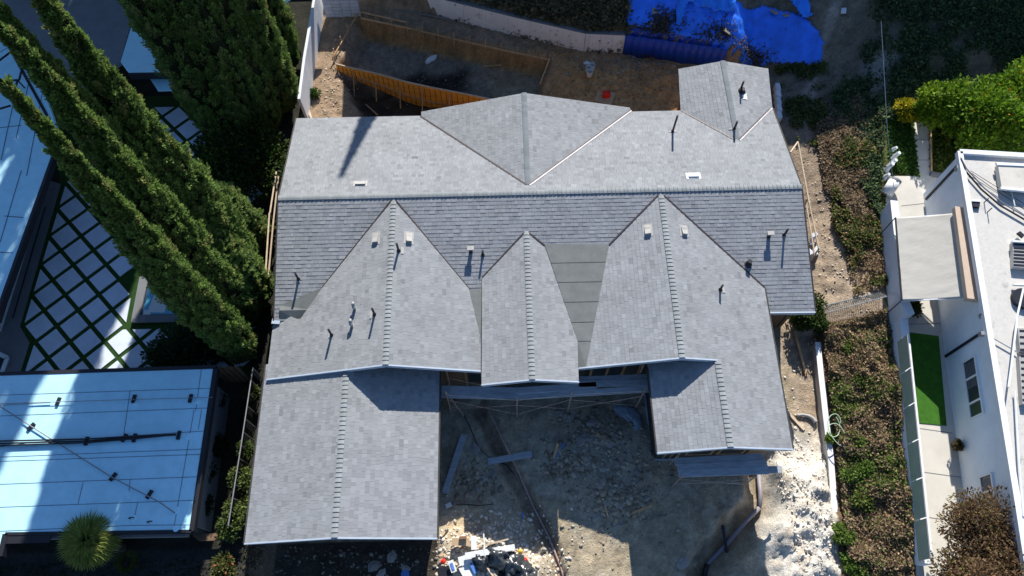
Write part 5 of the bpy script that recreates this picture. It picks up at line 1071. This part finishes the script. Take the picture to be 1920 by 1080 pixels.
def bucket(px, py, label, m=WPLA, r=.14, h=.33, group='white buckets on the dirt behind the house'):
    e = empty('bucket', gp(px, py), label, 'bucket', group); q = MB(); q.tube([(0, 0, 0), (0, 0, h)], r*.85, 16, r2=r, closed_ends=False); q.tube([(0, 0, .01), (0, 0, .02)], r*.84, 16)
    q2 = [tuple(Vector(v)) for v in q.v]; me = bpy.data.meshes.new('body'); me.from_pydata(q2, [], q.f); me.materials.append(m); o = bpy.data.objects.new('body', me); COL.objects.link(o); o.parent = e
    md = o.modifiers.new('t', 'SOLIDIFY'); md.thickness = .008
    b = MB(); b.tube([(math.cos(a)*r*1.03, math.sin(a)*r*1.03, h) for a in np.linspace(0, 2*math.pi, 17)], .008, 5); me = bpy.data.meshes.new('rim'); me.from_pydata(b.v, [], b.f); me.materials.append(m); o = bpy.data.objects.new('rim', me); COL.objects.link(o); o.parent = e
bucket(1109, 130, 'white bucket farthest from the red can, top of the three'); bucket(1103, 135, 'white bucket in the middle of the group of three'); bucket(1105, 142, 'white bucket nearest the house, lowest of the three')
jc = empty('jerry_can', gp(1136, 182), 'red plastic fuel can on a board behind the house', 'can'); q = MB(); q.box((0, 0, .18), (.36, .26, .3)); me_ = q.build('body', RED, None, bevel=.04); me_.parent = jc
me_.location = (0, 0, .03)
q = MB(); q.tube([(-.1, 0, .36), (-.1, 0, .42), (.06, 0, .42), (.06, 0, .36)], .02, 7); o = q.build('handle', RED, None); o.parent = jc; q = MB(); q.tube([(.12, 0, .34), (.13, 0, .40)], .03, 8); o = q.build('cap', DARKM, None); o.parent = jc
def board(name, a, c, w_, th, m, label, cat='board', group=None, z=None):
    A_ = gp(*a, th/2+.03) if z is None else at(*a, z); C2 = gp(*c, th/2+.03) if z is None else at(*c, z); q = MB(); q.beam(A_, C2, w_, th); return rooted(tag(q.build(name, m), label, cat, group))
board('plywood_sheet', (1118, 178), (1150, 186), .75, .03, CRATE, 'brown plywood sheet lying under the red fuel can', 'sheet')
for i, (a, c, w_, m, lb) in enumerate((((576, 200), (584, 222), .1, WOODP, 'short pale board leaning by the left back eave'), ((686, 196), (708, 216), .07, WOOD, 'thin timber lying in the dark trench by the formwork'), ((742, 18), (838, 35), .04, METAL, 'long thin metal rod along the foot of the cream wall'),
      ((905, 125), (940, 122), .05, WOOD, 'short stick on the pit floor'), ((1490, 620), (1512, 705), .09, WOOD, 'long weathered timber on the soil beside the low wall'), ((1476, 772), (1508, 806), .10, WOODP, 'pale timber sticking out from the right wing eave'))):
    board('timber', a, c, w_, .05, m, lb)
def blob(name, p, r, m, label, cat, seed, sq=.6, group=None, freq=3.0, amp=.3, n=2):
    bm = bmesh.new(); bmesh.ops.create_icosphere(bm, subdivisions=n, radius=1)
    for v in bm.verts:
        c = v.co; d = 1+amp*(float(fbm(c.x*freq+seed*3.1, c.y*freq+c.z*freq*1.3, 3, seed))*2); v.co = Vector((c.x*d*r[0], c.y*d*r[1], c.z*d*r[2] if c.z > 0 else c.z*r[2]*.3))
    me = bpy.data.meshes.new(name); bm.to_mesh(me); bm.free(); me.materials.append(m); o = bpy.data.objects.new(name, me); COL.objects.link(o); o.location = p; o.rotation_euler = (0, 0, seed*1.3); return tag(o, label, cat, group)
blob('plastic_sack', gp(808, 112), (.38, .16, .14), WPLA, 'crumpled white plastic sack on the excavation floor', 'sack', 3, n=3)
blob('plastic_scrap', gp(1100, 118), (.16, .12, .06), WPLA, 'small white plastic scrap beside the buckets', 'scrap', 5)
# tarpaulins draped over the hillside
def tarp(name, poly_px, m, label, seed, amp=.10, f=1.6, lift=.07, zg=2.2, an=(1, 1), res=.09):
    P = [gp(x, y, 0) for x, y in poly_px]; P2_ = [(p.x, p.y) for p in P]; xs = [p[0] for p in P2_]; ys = [p[1] for p in P2_]
    X, Y = np.meshgrid(np.arange(min(xs)-.3, max(xs)+.3, res), np.arange(min(ys)-.3, max(ys)+.3, res)); d = sdp(X, Y, P2_)+.22*fbm(X*2, Y*2, 3, seed)
    rd = 1-np.abs(fbm(X*f*an[0]+.5*Y, Y*f*an[1], 4, seed)*2)*2; Z = hz(X, Y, False)+lift+amp*rd+amp*.5*fbm(X*f*3, Y*f*3, 3, seed+1)+.03*np.clip(-d*2, 0, 1)
    ny, nx = X.shape; idx = np.arange(ny*nx).reshape(ny, nx); ok = d < 0; okf = ok[:-1, :-1] & ok[1:, :-1] & ok[:-1, 1:] & ok[1:, 1:]
    F = np.stack([idx[:-1, :-1], idx[:-1, 1:], idx[1:, 1:], idx[1:, :-1]], -1)[okf]; used = np.unique(F); mp = np.zeros(ny*nx, int); mp[used] = np.arange(len(used))
    V = np.stack([X, Y, Z], -1).reshape(-1, 3)[used]; o = npmesh(name, V, mp[F], m, smooth=True); md = o.modifiers.new('t', 'SOLIDIFY'); md.thickness = .01
    return rooted(tag(o, label, 'tarp', 'blue tarpaulins on the hillside'))
tarp('tarpaulin', [(1176, -10), (1280, -10), (1400, 20), (1405, 120), (1320, 118), (1240, 92), (1168, 78)], TARP, 'faded blue tarp with patches of soil on it behind the cream wall', 5, .12, 1.3)
tarp('tarpaulin', [(1386, 18), (1430, 8), (1500, 30), (1525, 52), (1545, 76), (1540, 126), (1440, 124), (1388, 112)], TARP, 'large smooth blue tarp at the right end of the hillside', 9, .09, .8)
tarp('tarpaulin', [(1262, -20), (1380, -20), (1378, 32), (1335, 32), (1290, 15), (1275, 55), (1266, 58)], TARPB, 'bright bunched blue tarp hanging at the top of the picture', 14, .20, 1.5, .18, an=(2.2, .6))
tarp('tarpaulin', [(1462, -20), (1508, -20), (1520, 42), (1500, 46), (1478, 20)], TARPB, 'bright twisted blue tarp tail above the large smooth one', 17, .22, 1.8, .2, an=(2.0, .7))
tarp('tarpaulin', [(1164, 74), (1250, 86), (1352, 106), (1352, 116), (1250, 102), (1165, 90)], TARPD, 'dark blue fold of tarp pulled over the end of the retaining wall', 21, .05, 1.4, .10)
q = MB()
for i in range(14):
    a = rwp[4].lerp(at(1352, 123, 0), i/14); c = rwp[4].lerp(at(1352, 123, 0), (i+1)/14); j1, j2 = .03*math.sin(i*2.1), .03*math.sin((i+1)*2.1); q.add([(a.x, a.y-.14-j1, 1.24), (c.x, c.y-.14-j2, 1.24), (c.x, c.y-.2+j2, -.05), (a.x, a.y-.2+j1, -.05)], [(3, 2, 1, 0)])
o = q.build('tarpaulin', TARPD, smooth=True); md = o.modifiers.new('t', 'SOLIDIFY'); md.thickness = .012; rooted(tag(o, 'dark blue tarp skirt hanging down the face of the wall end', 'tarp'))
for i, (px, py, s, lb) in enumerate(((1230, 20, .28, 'grey paving slab on the faded tarp, upper left'), (1365, 57, .30, 'grey paving slab on the tarp near its middle seam'), (1452, 22, .28, 'flat grey slab at the top edge of the large tarp'), (1474, 28, .22, 'pale slab beside the twisted tarp tail'), (1582, 20, .22, 'small white block alone on the dark slope'), (1220, 43, .12, 'small brick on the faded tarp'))):
    p = gp(px, py, .16); q = MB(); q.box((0, 0, 0), (s*1.3, s, .06), rz=i*1.1, tilt=(.35, .1)); o = q.build('slab', ROCK if i != 4 else STUCCO); o.location = p; tag(o, lb, 'slab')
for i, (pts) in enumerate(([(1195, 60), (1240, 52), (1262, 78), (1215, 84)], [(1330, 70), (1350, 60), (1360, 100), (1310, 98)], [(1385, 108), (1420, 98), (1438, 120), (1390, 122)], [(1240, 30), (1262, 18), (1255, 60), (1236, 62)])):
    P = [gp(*p) for p in pts]; cx = sum(p.x for p in P)/4; cy2 = sum(p.y for p in P)/4
    rs = np.random.RandomState(i); n = 800; X = cx+rs.randn(n)*.45; Y = cy2+rs.randn(n)*.3; Z = hz(X, Y, False)+.17+.05*rs.rand(n); C = cmix((.06, .05, .035), (.2, .15, .10), rs.rand(n))
    V, F, C = diamonds(np.stack([X, Y, Z], -1), rdir(n, rs)*np.array([1, 1, .3]), np.array([0, 0, 1.])+rdir(n, rs)*.5, .10*(.5+rs.rand(n)), .07*(.5+rs.rand(n)), C); tag(npmesh('soil_patch', V, F, LEAF, attr='Col', colors=C), kind='stuff')
pile = empty('block_stack', at(1456, 185, 0), 'stack of pale concrete blocks beside the small back gable', 'blocks')
for k in range(5): q = MB(); p = at(1455.5+.6*k, 170+13*k, .3); q.box((p.x, p.y, .3+.02*(k % 2)), (.2, .39, .6)); q.build('block', BLOCKC, pile)
# ================================================================ FRONT YARD
def rockmesh(seed):
    bm = bmesh.new(); bmesh.ops.create_icosphere(bm, subdivisions=1, radius=1); r = random.Random(seed)
    for v in bm.verts: v.co *= r.uniform(.7, 1.15)
    bmesh.ops.scale(bm, vec=(1, r.uniform(.6, .9), r.uniform(.35, .6)), verts=bm.verts)
    me = bpy.data.meshes.new('rock'); bm.to_mesh(me); bm.free(); me.materials.append(ROCK); return me
RK = [rockmesh(s) for s in range(6)]
def rubble(name, cx, cy_, sx, sy, n, smin, smax, seed, col0, col1, mask=None):
    """many small stones too small to count, one mesh"""
    rs = np.random.RandomState(seed); V = []; F = []; C = []; o = 0
    vs = [np.array([v.co for v in m.vertices]) for m in RK]; fs = [np.array([list(p.vertices) for p in m.polygons]) for m in RK]
    for i in range(n):
        x, y = cx+rs.randn()*sx, cy_+rs.randn()*sy
        if mask is not None and not mask(x, y): continue
        k = rs.randint(6); s = smin+(smax-smin)*rs.rand()**3; a = rs.rand()*6.28; ca, sa = math.cos(a), math.sin(a); v = vs[k]*s
        v = np.stack([v[:, 0]*ca-v[:, 1]*sa+x, v[:, 0]*sa+v[:, 1]*ca+y, v[:, 2]], -1); V.append((v, x, y, s)); F.append(fs[k]+o); o += len(v)
        t = rs.rand(); C.append(np.tile(np.array(col0)*(1-t)+np.array(col1)*t, (len(fs[k]), 1)))
    z = hz(np.array([q[1] for q in V]), np.array([q[2] for q in V])); VV = np.vstack([q[0]+np.array([0, 0, zz+q[3]*.15]) for q, zz in zip(V, z)])
    return tag(npmesh(name, VV, np.vstack(F), SOILR, attr='Col', colors=np.vstack(C)), kind='stuff')
SOILR = mat('stone_surface', (.2, .2, .2), .92, .2, 9, .006, 40, attr='Col')
rc0, rc1 = (.17, .15, .115), (.42, .38, .31)
pR = gp(1140, 880); rubble('rubble', pR.x, pR.y, 1.15, 1.25, 900, .025, .12, 1, rc0, rc1)
pC = at(1000, 900, 0); rubble('rubble', pC.x, pC.y, 2.6, 2.2, 450, .015, .07, 2, rc0, rc1, lambda x, y: -2.3 < x < 8 and y < 8)
pD = gp(915, 1040); rubble('debris', pD.x, pD.y, 1.2, .7, 1800, .025, .11, 3, (.5, .42, .32), (.85, .80, .70), lambda x, y: -2.6 < x)
pB = at(1190, 150, 0); rubble('gravel', pB.x, pB.y, 2.6, 1.4, 1500, .02, .09, 4, (.22, .14, .08), (.48, .33, .20), lambda x, y: y > 20.5 and x < 9.5)
pB = at(1200, 115, 0); rubble('gravel', pB.x, pB.y, 2.4, .6, 1100, .02, .09, 5, (.22, .19, .16), (.46, .42, .36), lambda x, y: y > 20.5)
pB = at(820, 100, -.8); rubble('gravel', pB.x, pB.y, 3.2, 1.8, 1400, .015, .06, 6, (.16, .13, .11), (.40, .35, .30), lambda x, y: y > 20.9 and x > -8)
pB = gp(1490, 960); rubble('rubble', pB.x, pB.y, .9, 2.2, 2600, .02, .085, 7, (.56, .50, .41), (.76, .72, .64), lambda x, y: 9.9 < x < LX(y)-.1)
pB = gp(1565, 420); rubble('rubble', pB.x, pB.y, .8, 3.0, 900, .02, .08, 8, (.35, .28, .2), (.6, .52, .42), lambda x, y: 11.9 < x)
pB = at(610, 170, 0); rubble('rubble', pB.x, pB.y, .6, 1.5, 700, .015, .07, 9, (.35, .28, .2), (.7, .6, .48), lambda x, y: x > -8.4 and y > 20.4)
pB = at(640, 1050, 0); rubble('rubble', pB.x, pB.y, 3.0, .5, 500, .02, .10, 10, (.10, .085, .07), (.26, .23, .19), lambda x, y: y < 3.2 and x > -8.4)
RLAB = ['big broken chunk just below the crumpled grey sheeting', 'flat chunk at the upper left of the rubble heap', 'small chunk between the two upper flat ones on the rubble', 'largest flat concrete chunk in the middle of the upper rubble', 'chunk right of the short brown board on the rubble', 'chunk at the very top of the rubble under the scaffold', 'chunk beside the scaffold foot left of the rubble', 'pale oblong chunk beside the thin black cable in the yard', 'angular chunk below the pale oblong one beside the cable', "brownish chunk just below the grey plank's left end", 'large brown chunk at the lower edge of the rubble heap', "brown chunk touching the large one at the rubble's lower edge", 'chunk on the lower left rim of the rubble heap', 'chunk beside the thick short log', 'small pale stone alone below the trench in the yard', 'chunk near the right wing wall on the rubble', 'chunk in the left centre of the rubble heap', 'narrow chunk above the centre of the rubble heap', 'chunk at the exact centre of the rubble heap', 'chunk in the right centre of the rubble heap', 'small stone left of the black cable near the garage eave', 'small stone right beside the one near the short black cable', 'wide pale flat stone at the bottom beside the drain pipes', 'first of two small round stones below the rubble heap', 'second of two small round stones below the rubble heap', 'slab chunk below the garage eave, left end of its cluster', 'slab chunk below the garage eave, nearest the eave', 'slab chunk nearest the pale blue lid', 'slab chunk at the picture bottom below the garage']
GR = 'broken concrete chunks in the shaded front yard'
for i, (px, py, s, rz) in enumerate(((1110, 795, .32, .3), (1070, 785, .28, 1.1), (1092, 800, .2, 2.0), (1096, 825, .42, .2), (1145, 830, .28, .9), (1165, 765, .22, 1.7), (1048, 772, .24, .4), (888, 845, .34, 1.5), (905, 900, .22, .2), (925, 890, .2, .9), (1143, 940, .3, .4), (1160, 945, .22, 2.2), (1118, 970, .26, 1.0), (1210, 935, .2, .2), (1070, 975, .14, .3), (1195, 885, .2, 1.9), (1085, 890, .18, .8), (1100, 860, .2, 2.6), (1130, 880, .18, .1), (1180, 850, .2, 1.2), (880, 925, .16, .5), (895, 918, .15, 2.0), (1280, 1055, .35, .7), (1155, 985, .13, 0), (1168, 983, .13, 1), (700, 1060, .3, .4), (735, 1045, .28, 1.4), (760, 1065, .22, 2.4), (715, 1075, .25, .9))):
    o = bpy.data.objects.new('rock', RK[i % 6]); COL.objects.link(o); o.location = gp(px, py, .0); o.scale = (s, s, s*.8); o.rotation_euler = (.1, .05, rz); tag(o, RLAB[i], 'rock', GR)
board('board', (915, 866), (997, 851), .24, .05, PLANK, 'short grey plank lying flat across the narrow trench')
board('timber', (834, 925), (870, 815), .22, .16, PLANK, 'heavy dark timber beam lying beside the garage wall', 'timber', z=.12)
board('timber', (1097, 806), (1135, 822), .12, .05, WOOD, 'short brown board on top of the rubble heap', 'timber')
board('timber', (1130, 934), (1140, 968), .05, .04, WOOD, 'thin stick at the lower edge of the rubble heap', 'timber')
board('timber', (1186, 962), (1222, 948), .09, .08, WOOD, 'thick short log right of the rubble heap', 'timber')
board('timber', (1038, 860), (1046, 832), .09, .08, WOOD, 'brown board left of the blue strip on the rubble', 'timber')
board('metal_strip', (1040, 862), (1058, 830), .05, .04, BPLA, 'pale blue metal strip at the left edge of the rubble heap', 'strip')
board('litter', (981, 961), (980, 971), .06, .03, BPLA, 'small blue wrapper on the dirt right of the sunlit patch', 'wrapper')
board('litter', (836, 950), (846, 945), .16, .03, WPLA, 'small pale scrap by the garage eave', 'scrap')
blob('plastic_sheet', gp(1180, 782), (.62, .30, .10), mat('clear_film', (.30, .36, .42), .3, .2, 4, .02, 6), 'crumpled grey plastic sheeting at the upper end of the rubble', 'sheet', 9, n=3, amp=.5, freq=2.2)
blob('plastic_sheet', gp(1194, 800), (.2, .34, .08), MATS['clear_film'], 'smaller strip of grey sheeting next to the right wing wall', 'sheet', 12, n=3, amp=.5, freq=2.2)
q = MB(); q.tube([Vector((p_.x, p_.y, hz1(p_.x, p_.y)+.05)) for p_ in [gp(x, y) for x, y in ((915, 765), (945, 830), (972, 885), (1000, 950), (1030, 1010), (1050, 1060), (1062, 1100))]], .035, 8); tag(rooted(q.build('pipe', PIPE)), 'long thin rusty pipe lying down the middle of the diagonal trench', 'pipe')
rs_ = np.random.RandomState(77)
for i_, (px_, py_, n_) in enumerate(((1160, 940, 320), (1060, 870, 160), (1120, 800, 160), (885, 905, 120))):
    p_ = gp(px_, py_); rubble('rubble', p_.x, p_.y, .55, .30, n_, .04, .17, 60+i_, (.17, .14, .10), (.40, .35, .27))
def cable(pts, r, m, label, cat='cable', up_=.03): q = MB(); q.tube([gp(x, y, up_) for x, y in pts], r, 6); return rooted(tag(q.build('cable' if cat == 'cable' else cat, m), label, cat))
cable([(870, 778), (885, 810), (898, 840), (915, 856), (950, 872), (965, 890)], .016, BLACKP, 'thin black cable winding from the scaffold foot towards the plank')
cable([(855, 945), (880, 946), (900, 948), (925, 945)], .015, BLACKP, 'short black cable on the dirt near the sunlit patch')
q = MB(); q.tube([gp(1422, 880, .15), gp(1426, 925, .2), gp(1424, 950, .25)], .085, 12); tag(rooted(q.build('pipe', GPIPE, smooth=True)), 'short grey pipe section standing up out of the trench bend', 'pipe')
q = MB(); q.tube([gp(1424, 952, .25), gp(1398, 978, .3), gp(1365, 1018, .15), gp(1326, 1058, .1)], .08, 12); tag(rooted(q.build('pipe', GPIPE, smooth=True)), 'long grey drain pipe lying diagonally in the trench', 'pipe')
q = MB(); q.tube([gp(1326, 1058, .1), gp(1322, 1072, .1), gp(1318, 1100, .1)], .09, 12); tag(rooted(q.build('pipe', BLACKP, smooth=True)), 'black drain pipe leaving the picture at the bottom edge', 'pipe')
bpz = empty('black_pipe', gp(1358, 1005), 'short black pipe with couplings crossing over the grey drain', 'pipe'); q = MB(); A_, C2 = gp(1355, 985, .35), gp(1363, 1036, .35); q.tube([A_, C2], .06, 12); q.build('body', BLACKP, bpz)
for p in (A_.lerp(C2, .1), A_.lerp(C2, .9)): q = MB(); q.tube([p-Vector((0, .05, 0)), p+Vector((0, .05, 0))], .075, 12); q.build('coupling', DARKM, bpz)
q = MB(); ang = np.linspace(0, 4.2*math.pi, 60); c = gp(1566, 806, .55); q.tube([(c.x+.27*math.cos(a)*(1+.2*math.sin(a*.7))+.12*math.sin(a*.31), c.y+.42*math.sin(a)+.25*math.cos(a*.5), hz1(c.x, c.y)+.5+.03*math.sin(a*2)) for a in ang], .017, 6); tag(rooted(q.build('garden_hose', HOSE)), 'coiled pale green garden hose on the low wall and bank', 'hose')
q = MB(); c = gp(1505, 795, .05); q.tube([(c.x+.5*math.cos(a), c.y+.35*math.sin(a), c.z+.02) for a in np.linspace(.1, 1.9, 14)], .09, 8, r2=.05); tag(rooted(q.build('curved_duct', VENTM, smooth=True)), 'curved pale duct piece lying on the bright soil by the right wing', 'duct')
# debris heap in the sunlight
def bag(px, py, r, seed, lb): 
    o = blob('trash_bag', gp(px, py, .05), r, BAGM, lb, 'bag', seed, n=4, amp=.45, freq=2.6, group='black rubbish bags on the debris heap')
    for p in o.data.polygons: p.use_smooth = True
    return o
bag(903, 1052, (.34, .34, .42), 1, 'black rubbish bag at the left end of the bags, beside the blue scrap'); bag(935, 1046, (.55, .38, .46), 2, 'largest black rubbish bag in the middle of the heap'); bag(964, 1060, (.44, .36, .40), 3, 'black rubbish bag between the largest one and the corner bag')
bag(986, 1076, (.44, .36, .36), 4, 'black rubbish bag at the lower right corner of the heap'); bag(950, 1085, (.36, .30, .30), 5, 'half cut off black rubbish bag at the picture bottom')
def box_(px, py, d, rz, m, lb, nm='box', cat='box', up_=.1, tilt=(.1, .1)):
    q = MB(); q.box((0, 0, 0), d, rz=rz, tilt=tilt); o = q.build(nm, m, bevel=.006); o.location = gp(px, py, up_+d[2]/2); return tag(o, lb, cat)
box_(919, 1034, (1.75, .20, .05), .14, WPLA, 'long white board lying across the sunlit debris heap', 'white_board', 'board', .35)
box_(864, 1016, (.62, .26, .14), -.05, CRATE, 'cream cardboard box on the sunlit debris', up_=.2); box_(888, 1018, (.20, .46, .16), .05, WPLA, 'tall white carton between the cream box and the white board', up_=.2)
box_(868, 1008, (.26, .10, .10), .05, TERRA, 'small brown brick on the cream box', 'brick', 'brick', .42); box_(872, 1050, (.46, .30, .12), .25, WPLA, 'white carton with a dark slot left of the bags', up_=.18)
box_(848, 1062, (.20, .40, .06), .35, WPLA, 'white and blue printed packet left of the cartons', 'packet', 'packet', .25); box_(848, 1062, (.10, .24, .02), .35, BPLA, 'blue panel lying on the white packet', 'card', 'card', .32)
box_(877, 1074, (.42, .55, .05), .5, WPLA, 'bright white sheet at the bottom of the heap', 'white_sheet', 'sheet', .22); box_(888, 1066, (.14, .35, .05), .5, BPLA, 'blue scrap beside the leftmost black bag', 'scrap', 'scrap', .25)
box_(834, 1072, (.5, .35, .10), .2, DARKM, 'dark open box at the left foot of the heap', up_=.1); box_(908, 1022, (.05, .75, .04), .05, WPLA, 'thin white batten crossing the white board', 'batten', 'board', .45)
for i, (px, py, L_, rz) in enumerate(((925, 1018, 1.1, .22), (916, 1068, .6, 2.2), (922, 1072, .6, 2.4), (898, 1074, .5, 1.4), (835, 990, .5, 1.0))):
    q = MB(); q.box((0, 0, 0), (L_, .05, .04), rz=rz, tilt=(.0, .08)); o = q.build('lath', WOODP); o.location = gp(px, py, .32 if i == 0 else .2); tag(o, ('long pale lath pointing right over the white board', 'first lath below the black bags', 'second lath below the black bags', 'short lath left of the bag pair', 'pale lath against the garage eave')[i], 'lath')
blob('ball', gp(976, 1034, .12), (.09, .09, .10), YEL, 'round yellow plastic pot by the bags', 'pot', 6, amp=.1); blob('red_bag', gp(985, 1050, .12), (.09, .09, .08), RED, 'small red plastic bag right of the black bags', 'bag', 7, amp=.25); blob('red_bag', gp(831, 1053, .15), (.10, .09, .08), RED, 'small red plastic bag at the left of the heap', 'bag', 8, amp=.25)
blob('orange_scrap', gp(827, 1043, .15), (.10, .08, .06), CRATE, 'crumpled orange wrapper above the left red bag', 'wrapper', 10, amp=.4)
bd = empty('round_lid', gp(760, 1077), 'round pale blue lid on the ground below the garage eave', 'lid'); q = MB(); q.tube([(bd.location.x, bd.location.y, bd.location.z+.02), (bd.location.x, bd.location.y, bd.location.z+.06)], .15, 18); q.build('disc', BPLA, bd)
for i, (px, py, lb) in enumerate(((1514, 455, 'upper pale block heap beside the right wall of the house'), (1519, 470, 'lower pale block heap beside the right wall of the house'))):
    e = empty('block_heap', gp(px, py), lb, 'blocks')
    for k in range(5): q = MB(); c = e.location+Vector((RS.uniform(-.25, .25), RS.uniform(-.25, .25), .12+.05*k)); q.box(c, (.28, .16, .14), rz=RS.rand()*3); q.build('block', BLOCKC, e)
